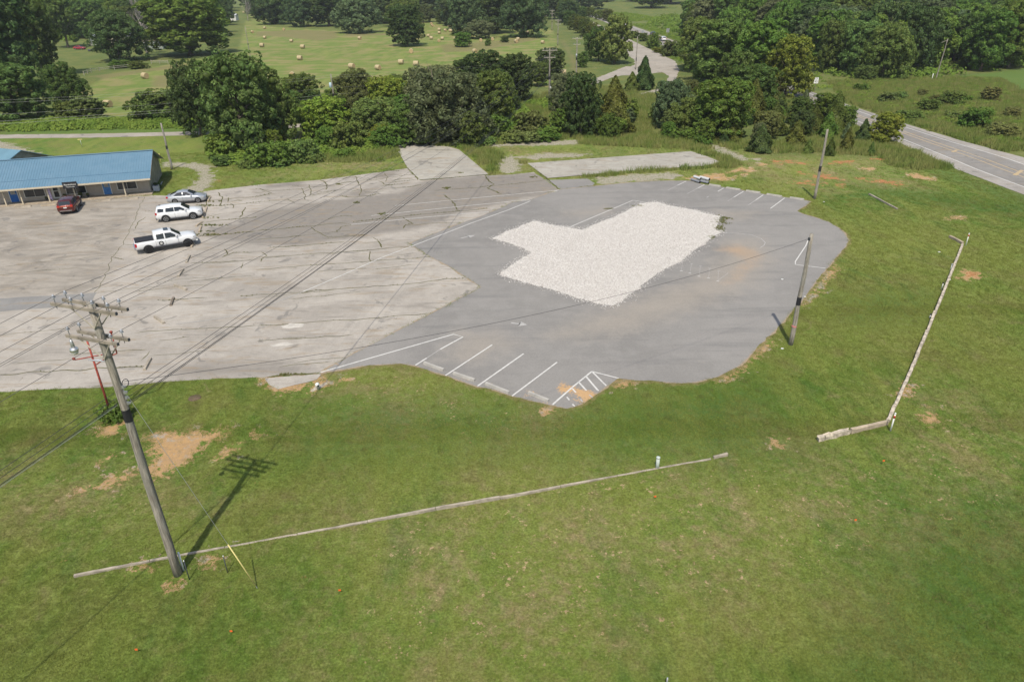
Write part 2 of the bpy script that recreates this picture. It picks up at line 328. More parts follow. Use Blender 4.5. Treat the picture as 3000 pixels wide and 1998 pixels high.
    def edge(name, amp, bias=0.0, k=.12):
        return ramp(nt, mth(nt, 'ADD', attr(nt, name), mth(nt, 'MULTIPLY', mth(nt, 'SUBTRACT', mth(nt, 'ADD', mth(nt, 'MULTIPLY', n1, .7), mth(nt, 'MULTIPLY', n2, .3)), .5), amp)), bias - k, bias + k)
    soil = mix(nt, ramp(nt, n2, .3, .7), (.46, .285, .125), (.36, .24, .13)); soil = mix(nt, ramp(nt, n1, .54, .68), soil, (.36, .33, .28)); soil = mix(nt, ramp(nt, nf, .55, .75, 0, .6), soil, (.52, .43, .32))
    rs = mix(nt, ramp(nt, n2, .35, .65), (.42, .17, .07), (.30, .17, .075))
    wg = mix(nt, ramp(nt, nf, .35, .65), (.25, .225, .175), (.46, .42, .35)); wg = mix(nt, ramp(nt, n2, .45, .62, 0, .8), wg, (.14, .15, .05))
    c = mix(nt, edge('dirt', 8.0, -.15), c, soil); c = mix(nt, edge('red', 13.0, .5), c, rs); c = mix(nt, edge('white', 9.0, .1), c, wg)
    c = mix(nt, mth(nt, 'MULTIPLY', edge('rim', 1.6, .10), .75), c, mix(nt, n2, (.30, .22, .12), (.16, .15, .06)))
    # thin bare spots in the poor lawn
    spots = mth(nt, 'MULTIPLY', ramp(nt, mth(nt, 'ADD', mth(nt, 'MULTIPLY', n2, .55), mth(nt, 'MULTIPLY', n1, .45)), .575, .62), ramp(nt, dry, .35, .8)); c = mix(nt, mth(nt, 'MULTIPLY', spots, .95), c, (.46, .33, .20))
    nt.links.new(c, b.inputs['Base Color'])
    bump(nt, b, mth(nt, 'ADD', noise_f(nt, 14, 4, .8, Pn), mth(nt, 'MULTIPLY', noise_f(nt, 2.2, 3, .7, Pn), 1.5)), .10, .75)
    return o
GROUND = ground()

# ------------------------------------------------------------ paved sheets
def sheet(name, poly, z, mat, jit=.06, step=.5, grid=1.2, fields={}, parent=None, kind='structure', label=None):
    r = random.Random(len(poly) * 31 + int(z * 1e4)); out = []
    n = len(poly)
    for i in range(n):
        a = Vector(poly[i]).to_2d(); b = Vector(poly[(i + 1) % n]).to_2d(); L = (b - a).length
        if L > 200 or step > 50: out.append(a); continue
        k = max(1, int(L / step)); nn = Vector((-(b - a).y, (b - a).x)) / max(L, 1e-6)
        for j in range(k):
            p = a.lerp(b, j / k); out.append(p + nn * (noise.noise(Vector((p.x * .9, p.y * .9, 3.1))) * jit * 1.6 + r.uniform(-jit, jit) * .5))
    P = np.array([tuple(p) for p in out]); pts = [Vector(p) for p in P]; ne = len(pts)
    if grid:
        gx, gy = np.meshgrid(np.arange(P[:, 0].min(), P[:, 0].max(), grid), np.arange(P[:, 1].min(), P[:, 1].max(), grid))
        Q = np.column_stack([gx.ravel(), gy.ravel()]) + .01; Q = Q[sdist(Q, P) > grid * .35]; pts += [Vector(q) for q in Q]
    res = geometry.delaunay_2d_cdt(pts, [(i, (i + 1) % ne) for i in range(ne)], [], 1, 1e-5)
    V = np.array([tuple(v) for v in res[0]]); me = bpy.data.meshes.new(name)
    me.from_pydata([(float(x), float(y), z) for x, y in V], [], [tuple(f) for f in res[2]]); me.materials.append(mat)
    bm = bmesh.new(); bm.from_mesh(me); bmesh.ops.recalc_face_normals(bm, faces=bm.faces)
    if sum(f.normal.z for f in bm.faces) < 0: bmesh.ops.reverse_faces(bm, faces=bm.faces)
    bm.to_mesh(me); bm.free()
    for k, (polys, lo, hi) in fields.items(): setattr_f(me, k, field(V, polys, lo, hi))
    o = bpy.data.objects.new(name, me); link(o, parent); tag(o, label, kind=kind if not parent else None); return o

# stains on the old paving: greyer west bay, dark band along the middle, darker blotches
OGREY = [W(Z(0,400,3.136,[(-1500,560),(1330,560),(1280,640),(1240,760),(1190,860),(1130,990),(1030,1110),(1000,1200),(960,1300),(870,1440),(-1500,1500)]))]
OBAND = [W(Z(750,400,3.136,[(0,690),(450,620),(900,570),(1300,520),(1500,430),(1600,400),(2352,350),(2700,330),(2800,500),(2352,600),(1900,700),(1500,840),(1100,900),(700,960),(400,1010),(0,990),(-300,850)])),
 W(Z(750,400,3.136,[(50,450),(430,405),(430,460),(60,485)])),W(Z(750,400,3.136,[(1070,340),(1350,300),(1250,370),(1110,395)])),W(Z(750,400,3.136,[(770,545),(900,500),(1180,440),(1240,450),(1130,480),(1000,560)])),
 W(Z(0,400,3.136,[(1880,850),(2352,760),(2700,740),(2700,960),(2352,1000),(2000,960)])), W(Z(0,820,3.136,[(1900,740),(2600,760),(2900,860),(1600,920),(1500,850)]))]
ASTAIN = [W(Z(1500,400,3.136,[(1880,1040),(2000,1000),(2150,1010),(2290,1090),(2200,1200),(2050,1320),(1950,1360),(2100,1200),(2150,1130),(2000,1080)]))]
ATAN = [W(p) for p in ([(2120,690),(2240,690),(2300,760),(2230,850),(2050,920),(1850,990),(1640,1010),(1560,980),(1750,900),(1950,830),(2060,780)],[(1330,960),(1450,960),(1560,1010),(1380,1080),(1270,1060)],[(1640,620),(1790,600),(1830,625),(1700,640),(1640,636)],
 [(2080,610),(2240,620),(2200,650),(2060,650)])]
ASAND = [W(Z(1500,820,3.136,p)) for p in ([(440,905),(490,915),(520,960),(590,980),(630,1010),(560,1010),(500,1030),(430,1010),(450,960)],[(670,1000),(740,1020),(790,1060),(770,1110),(700,1120),(640,1160),(600,1120),(640,1080),(560,1090),(620,1040)],
 [(490,1070),(580,1110),(560,1160),(520,1130)],[(20,1050),(130,1020),(340,1110),(300,1130),(170,1060),(60,1080)],[(180,940),(230,945),(230,970),(190,960)],[(1700,745),(1770,755),(1750,770),(1710,765)])]
ASAND += [W(Z(750,820,3.136,p)) for p in ([(1600,810),(1720,835),(1700,850),(1640,840)],[(1870,880),(2010,930),(1990,945),(1880,905)],[(2160,960),(2320,1050),(2350,1080),(2180,1010)],[(2040,930),(2150,935),(2120,950)])]

def asphalt_new():
    m, nt, b = new_mat('weathered_asphalt'); P = pos(nt); b.inputs['Roughness'].default_value = .88; b.inputs['Specular IOR Level'].default_value = .25
    n0 = noise_f(nt, .07, 4, .6, P, dist=.8); n1 = noise_f(nt, .6, 5, .7, P); n2 = noise_f(nt, 7, 4, .75, P); nf = noise_f(nt, 34, 2, .8, P)
    c = mix(nt, ramp(nt, n0, .35, .65), (.200, .191, .178), (.240, .228, .212)); c = mix(nt, ramp(nt, n1, .4, .7, 0, .6), c, (.258, .246, .23))
    st = noise_f(nt, 1.0, 4, .7, scl_vec(nt, P, (.07, .6, 1), R(-50))); c = mix(nt, ramp(nt, st, .50, .72, 0, .55), c, (.150, .147, .142))
    t = ramp(nt, mth(nt, 'ADD', attr(nt, 'tan'), mth(nt, 'MULTIPLY', mth(nt, 'SUBTRACT', n1, .5), 5)), -1.0, 3.2, 0, .6); c = mix(nt, t, c, (.305, .268, .222))
    s = ramp(nt, mth(nt, 'ADD', attr(nt, 'stain'), mth(nt, 'MULTIPLY', mth(nt, 'SUBTRACT', n1, .5), 2.2)), -.9, 1.6, 0, .75); c = mix(nt, s, c, (.36, .255, .165))
    a = ramp(nt, mth(nt, 'ADD', attr(nt, 'sand'), mth(nt, 'MULTIPLY', mth(nt, 'SUBTRACT', mth(nt, 'ADD', n2, n1), 1.0), 1.3)), -.08, .14, 0, .92); c = mix(nt, a, c, mix(nt, nf, (.50, .30, .13), (.42, .28, .15)))
    e = ramp(nt, mth(nt, 'ADD', attr(nt, 'edge'), mth(nt, 'MULTIPLY', mth(nt, 'SUBTRACT', n2, .5), .5)), .14, -.03, 0, .75); c = mix(nt, e, c, (.34, .25, .15))
    hsv = N(nt, 'ShaderNodeHueSaturation'); nt.links.new(c, hsv.inputs['Color']); nt.links.new(ramp(nt, mth(nt, 'ADD', mth(nt, 'MULTIPLY', n2, .5), mth(nt, 'MULTIPLY', nf, .5)), .3, .7, .86, 1.13), hsv.inputs['Value'])
    nt.links.new(hsv.outputs[0], b.inputs['Base Color']); bump(nt, b, nf, .012, .5); return m
def asphalt_old(name, base, light, dark, useattr=True):
    m, nt, b = new_mat(name); P = pos(nt); b.inputs['Roughness'].default_value = .92; b.inputs['Specular IOR Level'].default_value = .2
    n0 = noise_f(nt, .16, 5, .65, P, dist=.6); n1 = noise_f(nt, 1.1, 5, .7, P); n2 = noise_f(nt, 8, 4, .75, P); nf = noise_f(nt, 30, 2, .8, P)
    c = mix(nt, ramp(nt, n0, .36, .64), base, light)
    if useattr:
        c = mix(nt, ramp(nt, mth(nt, 'ADD', attr(nt, 'band'), mth(nt, 'MULTIPLY', mth(nt, 'SUBTRACT', n0, .5), 5)), -.8, 1.0, 0, .85), c, dark)
        g = ramp(nt, mth(nt, 'ADD', attr(nt, 'grey'), mth(nt, 'MULTIPLY', mth(nt, 'SUBTRACT', n1, .5), 6)), -1.2, 1.2, 0, .85); gc = mix(nt, ramp(nt, noise_f(nt, .35, 5, .7, scl_vec(nt, P, (.5, 1.3, 1), R(15)), dist=1.0), .38, .62), (.215, .192, .160), (.315, .284, .240)); c = mix(nt, g, c, gc)
    st = noise_f(nt, 1.0, 4, .7, scl_vec(nt, P, (.12, .75, 1), R(14)), dist=.7); c = mix(nt, ramp(nt, st, .54, .72, 0, .65), c, tuple(x * .62 for x in base))
    st2 = noise_f(nt, 1.3, 4, .7, scl_vec(nt, P, (.2, .9, 1), R(12)), dist=.9); c = mix(nt, ramp(nt, st2, .52, .70, 0, .6), c, (.26, .20, .13))
    bl = noise_f(nt, .45, 3, .6, P, dist=1.2); c = mix(nt, ramp(nt, bl, .60, .70, 0, .55), c, (.13, .125, .118))
    hsv = N(nt, 'ShaderNodeHueSaturation'); nt.links.new(c, hsv.inputs['Color']); nt.links.new(ramp(nt, mth(nt, 'ADD', mth(nt, 'MULTIPLY', n2, .5), mth(nt, 'MULTIPLY', n1, .5)), .3, .7, .86, 1.12), hsv.inputs['Value'])
    nt.links.new(hsv.outputs[0], b.inputs['Base Color']); bump(nt, b, mth(nt, 'ADD', nf, n2), .012, .5); return m
M_OLD = asphalt_old('old_concrete_paving', (.298, .272, .238), (.378, .346, .304), (.200, .182, .160))
M_PAD = asphalt_old('concrete_pad', (.31, .29, .25), (.37, .35, .305), (.2, .2, .2), False)
M_NEW = asphalt_new()
M_DRIVE = asphalt_old('gravel_road', (.30, .272, .232), (.36, .325, .28), (.2, .2, .2), False)
OLDP = sheet('old_pavement', OLD, .012, M_OLD, grid=1.1, fields=dict(grey=(OGREY, -2, 2), band=(OBAND, -3, 3)))
NEWP = sheet('asphalt_lot', NEWASPH, .022, M_NEW, grid=.8, jit=.15, fields=dict(tan=(ATAN, -4, 4), stain=(ASTAIN, -3, 3), sand=(ASAND, -1, 1), edge=([NEWASPH], -1, 1)))
sheet('concrete_pad', PAD1, .055, M_PAD, jit=.03); sheet('concrete_pad', PAD2, .07, M_PAD, jit=.03, step=1)
sheet('asphalt_patch', PATCHG, .010, M_NEW, fields=dict(tan=(ATAN, -4, 4), stain=(ASTAIN, -3, 3), sand=([], -1, 1), edge=([], 1, 1)))
sheet('concrete_apron', APRONP, .035, M_OLD, fields=dict(grey=([], -2, 2), band=([], -3, 3)))
sheet('asphalt_patch', BLUEPATCH, .018, asphalt_old('blue_grey_patch', (.205, .20, .192), (.235, .228, .215), (.2, .2, .2), False), jit=.05)
sheet('old_road', APR, .02, M_DRIVE, jit=.25, step=1.5, grid=0)
def ribbon_pts(line, w):
    L = []; Rr = []
    for i, p in enumerate(line):
        a = Vector(line[max(i - 1, 0)]).to_2d(); b = Vector(line[min(i + 1, len(line) - 1)]).to_2d(); t = (b - a).normalized(); n = Vector((-t.y, t.x)); wi = w[i] if hasattr(w, '__len__') else w
        L.append(Vector(p).to_2d() + n * wi / 2); Rr.append(Vector(p).to_2d() - n * wi / 2)
    return L, Rr
def ribbon(name, line, w, z, mat, parent=None, kind=None):
    L, Rr = ribbon_pts(line, w); mb = MB(); n = len(L)
    mb.add([(p.x, p.y, z) for p in L] + [(p.x, p.y, z) for p in Rr], [(i, i + 1, n + i + 1, n + i) for i in range(n - 1)])
    o = mb.build(name, mat, parent, fix=False)
    me = o.data; me.update()
    if me.polygons[0].normal.z < 0: me.flip_normals()
    if kind: tag(o, kind=kind)
    return o
def dens(line, step):
    out = []
    for a, b in zip(line, line[1:]):
        a = Vector(a).to_2d(); b = Vector(b).to_2d(); k = max(1, int((b - a).length / step)); out += [a.lerp(b, j / k) for j in range(k)]
    return out + [Vector(line[-1]).to_2d()]
def jitter(line, amp, sc=.6, seed=0):
    return [Vector((p.x + amp * noise.noise(Vector((p.x * sc, p.y * sc, seed))), p.y + amp * noise.noise(Vector((p.y * sc, p.x * sc, seed + 9))))) for p in line]
sr = dens(W(SROAD), 2.0); L_, R_ = ribbon_pts(sr, 3.4); sheet('service_road', [tuple(p) for p in L_] + [tuple(p) for p in R_[::-1]], .016, M_DRIVE, jit=.18, step=1.0, grid=0)
# highway with shoulders and lines
hw = sheet('highway', HWY, .03, asphalt_old('shoulder_asphalt', (.275, .255, .23), (.335, .312, .284), (.2, .2, .2), False), jit=.05, step=2, grid=0)
def hlerp(f, y0=-60, y1=800, st=4.0):
    o = []
    for y in np.arange(y0, y1, st):
        a = np.interp(y, [p[1] for p in HWN], [p[0] for p in HWN]); b = np.interp(y, [p[1] for p in HWF], [p[0] for p in HWF]); o.append((a + (b - a) * f, y))
    return o
lane = [np.interp(p[1], [0, 150, 250, 800], [8.2, 7.0, 6.4, 6.0]) for p in hlerp(.5)]
M_LANE = asphalt_old('lane_asphalt', (.205, .194, .180), (.245, .233, .216), (.2, .2, .2), False)
ribbon('lane_surface', hlerp(.49), lane, .036, M_LANE, hw)
def paint(name, col, wear=.35):
    m, nt, b = new_mat(name); P = pos(nt); n = noise_f(nt, 3.5, 5, .8, P); n2 = noise_f(nt, 20, 3, .8, P)
    b.inputs['Roughness'].default_value = .8
    c = mix(nt, ramp(nt, mth(nt, 'ADD', mth(nt, 'MULTIPLY', n, .6), mth(nt, 'MULTIPLY', n2, .4)), .66 - wear * .55, .80 - wear * .35), col, (.30, .29, .28)); nt.links.new(c, b.inputs['Base Color']); return m
M_WHITE = paint('white_paint', (.56, .55, .52), .36); M_WORN = paint('worn_white_paint', (.42, .41, .385), .55); M_YEL = paint('yellow_paint', (.46, .32, .13), .45)
ribbon('edge_line', hlerp(.19), .18, .042, M_WHITE, hw); ribbon('edge_line', hlerp(.79), .18, .042, M_WHITE, hw)
ribbon('centre_line', hlerp(.445), .2, .042, M_YEL, hw); ribbon('centre_line', hlerp(.545), .2, .042, M_YEL, hw)
ribbon('yellow_bar', [G(2972, 515), G(2995, 500)], .5, .044, M_YEL, hw); ribbon('yellow_bar', [G(2790, 447), G(2803, 441)], .4, .044, M_YEL, hw)

# stall lines and worn marks
LINES = [([(516,950),(620,938),(721,919),(800,890),(887,856)],.1,1),([(887,856),(1005,806),(1120,755),(1205,723),(1280,694),(1380,655),(1487,617),(1554,590)],.13,0),([(1618,565),(1637,557)],.12,0),([(1027,659),(1230,639),(1432,621)],.13,0),([(1088,633),(1300,611),(1500,591),(1552,587)],.13,0),([(1157,604),(1330,587),(1500,571),(1631,559)],.13,0),
 ([(1956,559),(1985,544)],.08,1),([(1985,544),(2010,532)],.13,0),([(2013,569),(2045,552)],.09,1),([(2045,552),(2064,542)],.13,0),([(2103,562),(2120,552)],.13,0),([(2070,580),(2077,576)],.12,1),([(2131,591),(2150,579)],.06,1),([(2150,579),(2178,562)],.13,0),([(2192,602),(2215,587)],.1,1),([(2213,588),(2236,572)],.13,0),([(2257,612),(2299,581)],.13,0),
 ([(1663,669),(1800,611),(1854,588),(1898,595)],.13,0),([(2096,684),(2150,684),(2201,689),(2230,700),(2242,712),(2238,720),(2227,727)],.09,1),([(2371,697),(2360,722),(2330,767),(2330,776),(2360,780),(2419,787)],.11,0),
 ([(935,1093),(1130,1037),(1329,980),(1356,988),(1290,1024)],.15,0),([(1290,1024),(1250,1050)],.07,1),([(1250,1050),(1217,1071)],.14,0),([(1442,1011),(1305,1101)],.13,0),([(1534,1037),(1399,1132)],.14,0),([(1632,1062),(1500,1161)],.13,0),([(1734,1089),(1676,1136),(1618,1187)],.14,0),([(1734,1089),(1812,1109)],.12,0),
 ([(1736,1091),(1776,1131)],.13,0),([(1717,1104),(1753,1146)],.15,0),([(1696,1121),(1718,1145)],.14,0),([(1726,1157),(1736,1166)],.12,1),([(1677,1139),(1687,1151)],.12,0),([(1700,1170),(1707,1178)],.12,1),([(1661,1164),(1668,1173)],.12,0),([(1677,1185),(1684,1191)],.12,0)]
for i, (a, b) in enumerate([((2000,765),(1996,794)),((2026,773),(2021,801)),((2052,780),(2048,810)),((2079,787),(2076,815)),((2105,794),(2103,824))]): LINES.append(([a, b], .03, 1)); LINES.append(([(b[0]-4, b[1]), (b[0]+4, b[1]+1)], .12, 0)); LINES.append(([(a[0]-4, a[1]), (a[0]+4, a[1]+1)], .12, 1))
LINES.append(([(2104,822),(2133,801),(2106,795)], .05, 1))
for pts, wd, worn in LINES:
    ribbon('painted_line', dens(W(pts), 2.0), wd * .85, .030, M_WORN if worn else M_WHITE, NEWP)
def arrow(px, py, px2, py2, s=1.0):
    a = Vector(G(px, py)); b = Vector(G(px2, py2)); d = (b - a).normalized(); n = Vector((-d.y, d.x)); L = (b - a).length
    P = [a + n * .1, a + d * L * .55 + n * .1, a + d * L * .5 + n * .45 * s, b, a + d * L * .5 - n * .45 * s, a + d * L * .55 - n * .1, a - n * .1]
    MB().add([(p.x, p.y, .031) for p in P], [(0, 6, 5, 1), (2, 3, 4), (1, 5, 4, 2)]).build('painted_arrow', M_WORN, NEWP)
arrow(1497, 947, 1545, 953); arrow(1350, 699, 1392, 690)
# light patches on the old paving
for p in ([(824,957),(850,948),(893,949),(888,958),(842,962)],[(790,1010),(840,1004),(862,1010),(800,1018)]):
    sheet('worn_patch', W(p), .019, S('worn_patch', (.45, .42, .375), .9, var=.15, scale=3), jit=.12, step=.3, grid=0, parent=OLDP)

# cracks with soil in them
M_CRACK = S('crack_soil', (.095, .090, .038), .95, var=.5, scale=2.5)
CR = [(750,400,3.136,q,w) for q,w in (([(0,485),(60,490),(140,500),(260,495),(430,480),(560,465),(640,455),(800,430),(1000,405),(1110,400),(1245,372)],1),([(45,490),(140,520),(0,560)],1),([(0,605),(120,595),(300,580),(350,615)],1),([(770,545),(850,558),(930,562),(1050,545),(1130,530)],1.6),([(1130,405),(1180,440),(1235,450)],1.4),
 ([(585,405),(640,425),(655,450),(640,490)],1.3),([(1390,295),(1440,340),(1490,405)],1.4),([(1510,405),(1700,390),(1900,370),(2130,355)],1.6),([(1640,500),(1850,485),(2030,470),(2180,455),(2352,440),(2640,408)],1.2),([(2115,365),(2135,410),(2185,445),(2130,475),(2190,500),(2250,530)],1.6),([(1725,540),(1780,580),(1830,625),(1845,675)],1.6),
 ([(900,785),(1100,765),(1300,740),(1600,710),(1900,685),(2120,665)],1.5),([(0,870),(280,845),(500,825),(780,795),(850,805)],1.5),([(505,830),(545,870),(600,900),(660,925),(850,915),(1010,905)],1),([(0,950),(200,932),(400,920)],1.2),([(120,1025),(400,1005),(650,985),(830,970)],1.4),([(45,1065),(100,1095),(30,1150)],1),([(0,1115),(300,1095),(700,1070),(1000,1050),(1200,1030),(1450,1015)],1),
 ([(0,1225),(350,1198),(700,1172),(900,1160),(1150,1138),(1620,1108)],1),([(640,775),(730,740),(820,730),(900,735)],1),([(1350,740),(1400,775),(1435,800),(1380,815),(1350,850)],1.2),([(1380,820),(1600,800),(1890,790)],.8),([(1130,955),(1155,1030)],1.4),([(1065,930),(1100,945),(1145,952)],1),([(1045,1050),(1040,1110),(1050,1145)],.8),
 ([(0,1458),(150,1450),(620,1415),(1000,1385),(1300,1365),(1500,1345),(1750,1310),(1900,1305)],1),([(1070,1225),(1200,1212),(1450,1175)],.6),([(750,880),(790,830),(870,815)],1),([(1160,750),(1215,715)],1),([(560,1240),(800,1225),(1000,1212)],.6),([(2560,280),(2600,330),(2640,370),(2720,430),(2780,490)],2.0))]
CR += [(0,400,3.136,q,w) for q,w in (([(1810,915),(1900,915),(2000,905),(2200,885),(2352,870)],2),([(1840,650),(1950,640),(2100,630),(2352,610)],1.6),([(1870,740),(1960,728),(2050,710)],1.2),([(1900,590),(2100,580),(2200,565),(2352,560)],1.2),([(1870,790),(2050,770),(2200,760),(2352,745)],1.6),([(2060,1030),(2090,1080),(2050,1110),(2140,1070),(2352,1065)],1.2),
 ([(1750,1165),(2000,1155),(2200,1140)],1),([(1330,560),(1280,640),(1240,760),(1190,860),(1130,990),(1030,1110),(1000,1200),(960,1300),(870,1440)],.15),([(1340,690),(1400,688)],.9),([(1340,740),(1260,800),(1250,850)],.7),([(1130,1000),(1260,1000)],.8),([(1030,1110),(1150,1130)],.8),([(2250,650),(2230,700),(2215,745)],1.3),([(2120,620),(2150,660)],1),([(2220,1170),(2215,1215)],1),([(860,930),(1080,890)],.5))]
CR += [(0,820,3.136,q,w) for q,w in (([(0,870),(300,850),(600,835),(1100,805),(1350,795)],1),([(1450,190),(1600,185),(1750,170),(1900,165)],1.2),([(2210,148),(2352,142)],1.3),([(1300,740),(1340,690),(1370,655)],.6),([(165,940),(215,900)],1),([(590,70),(600,90)],1),([(1230,490),(1500,460),(2000,440),(2352,425)],.6),([(650,690),(1000,660),(1350,640)],.6))]
CR += [(750,820,3.136,q,w) for q,w in (([(0,425),(280,410),(550,385),(1000,360),(1300,330),(1600,315)],.8),([(0,565),(500,530),(900,510)],.6),([(100,895),(250,880),(450,870),(560,860)],2.2),([(1180,420),(1300,422)],.8))]
rc = random.Random(77)
for _ in range(46):   # crazed strip along the upper edge
    x = rc.uniform(600, 1180); y = 610 - (x - 600) * .115 + rc.uniform(-52, 6); L = rc.uniform(20, 95); v = rc.random() < .12; x += rc.uniform(-60, 60)
    CR.append((0, 0, 1, [(x, y), (x + (L * .15 if v else L * .5), y + (L * .25 if v else -L * .05) + rc.uniform(-4, 4)), (x + (L * .1 if v else L), y + (L * .5 if v else -L * .10))], rc.uniform(.4, 1.3)))
for _ in range(34):   # broken bits of the long joints
    x = rc.uniform(-20, 1250); y = rc.uniform(650, 1080); L = rc.uniform(60, 260)
    if x > 900 and y > 700 + (x - 900) * .5: y = 700 + rc.uniform(0, 60)
    if x + L > 1190 - max(0, (y - 714)) * .2 and y < 1000: L = min(L, 80)
    CR.append((0, 0, 1, [(x, y), (x + L * .5, y - L * .05 + rc.uniform(-3, 3)), (x + L, y - L * .10)], rc.uniform(.05, .5)))
CRLINES = []
for ox, oy, s, q, wd in CR:
    ln = jitter(dens(W(Z(ox, oy, s, q)), .35), .22, .9, wd)
    ws = [.04 + wd * .06 * (1 + .6 * noise.noise(Vector((p.x * 1.1, p.y * 1.1, 5)))) for p in ln]; ws[0] = ws[-1] = .01
    ribbon('crack', ln, ws, .0165, M_CRACK, OLDP); CRLINES.append((ln, wd))
# ------------------------------------------------------------ plants: meshes
def leaf_mat(name, trans=.36):
    m = bpy.data.materials.new(name); m.use_nodes = True; nt = m.node_tree; nt.nodes.clear()
    out = N(nt, 'ShaderNodeOutputMaterial'); oi = N(nt, 'ShaderNodeObjectInfo'); lv = attr(nt, 'lv'); P = N(nt, 'ShaderNodeTexCoord').outputs['Object']
    hsv = N(nt, 'ShaderNodeHueSaturation'); nt.links.new(oi.outputs['Color'], hsv.inputs['Color'])
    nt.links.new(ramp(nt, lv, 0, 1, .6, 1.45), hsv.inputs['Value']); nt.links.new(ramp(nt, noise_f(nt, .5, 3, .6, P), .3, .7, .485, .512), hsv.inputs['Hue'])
    c = mix(nt, mth(nt, 'MULTIPLY', ramp(nt, noise_f(nt, 1.1, 2, .6, P), .5, .75), .35), hsv.outputs[0], (.16, .19, .05))
    d = N(nt, 'ShaderNodeBsdfDiffuse'); t = N(nt, 'ShaderNodeBsdfTranslucent'); g = N(nt, 'ShaderNodeBsdfGlossy')
    nt.links.new(c, d.inputs[0]); nt.links.new(c, t.inputs[0]); g.inputs['Roughness'].default_value = .45
    m1 = N(nt, 'ShaderNodeMixShader'); m1.inputs[0].default_value = trans; nt.links.new(d.outputs[0], m1.inputs[1]); nt.links.new(t.outputs[0], m1.inputs[2])
    m2 = N(nt, 'ShaderNodeMixShader'); m2.inputs[0].default_value = .008; nt.links.new(m1.outputs[0], m2.inputs[1]); nt.links.new(g.outputs[0], m2.inputs[2])
    nt.links.new(m2.outputs[0], out.inputs[0]); return m
M_LEAF = leaf_mat('foliage'); M_BARK = S('bark', (.17, .14, .11), .95, var=.35, scale=3); M_DEAD = S('grey_bark', (.30, .275, .25), .95, var=.25, scale=3)

def leaf_quads(C, Nn, size, rg, elong=1.6):
    """C centres, Nn rough normals -> diamond leaf clusters folded along the middle"""
    n = len(C); Nn = Nn / np.linalg.norm(Nn, axis=1, keepdims=True)
    a = rg.normal(size=(n, 3)); a -= (a * Nn).sum(1, keepdims=True) * Nn; a /= np.linalg.norm(a, axis=1, keepdims=True); b = np.cross(Nn, a)
    s = size[:, None]; V = np.stack([C - a * s * elong * .5, C - b * s * .42 + Nn * s * .12, C + a * s * elong * .5 - Nn * s * .1, C + b * s * .42 + Nn * s * .12], 1)
    return V.reshape(-1, 3), np.arange(4 * n).reshape(n, 4)
def mesh_np(name, V, F4, lv, mats, extra=None):
    me = bpy.data.meshes.new(name); nv = len(V); 
    faces = F4; 
    if extra: V = np.vstack([V, extra[0]]); lv = np.concatenate([lv, np.full(len(extra[0]), .1)])  # core blobs get a low leaf value: inner shade put into colour
    me.vertices.add(len(V)); me.vertices.foreach_set('co', np.ascontiguousarray(V, dtype=np.float32).ravel())
    L = faces.ravel(); st = np.arange(0, len(L), 4)
    if extra: E3 = (np.array(extra[1]) + nv); st = np.concatenate([st, len(L) + np.arange(0, E3.size, 3)]); L = np.concatenate([L, E3.ravel()])
    me.loops.add(len(L)); me.loops.foreach_set('vertex_index', L.astype(np.int32)); me.polygons.add(len(st)); me.polygons.foreach_set('loop_start', st.astype(np.int32)); me.update(calc_edges=True)
    setattr_f(me, 'lv', lv); me.materials.append(mats); return me
def ico(c, r, sq=1.0):
    bm = bmesh.new(); bmesh.ops.create_icosphere(bm, subdivisions=1, radius=1); V = np.array([v.co for v in bm.verts]); F = [[v.index for v in f.verts] for f in bm.faces]; bm.free()
    return V * np.array([r, r, r * sq]) + c, F
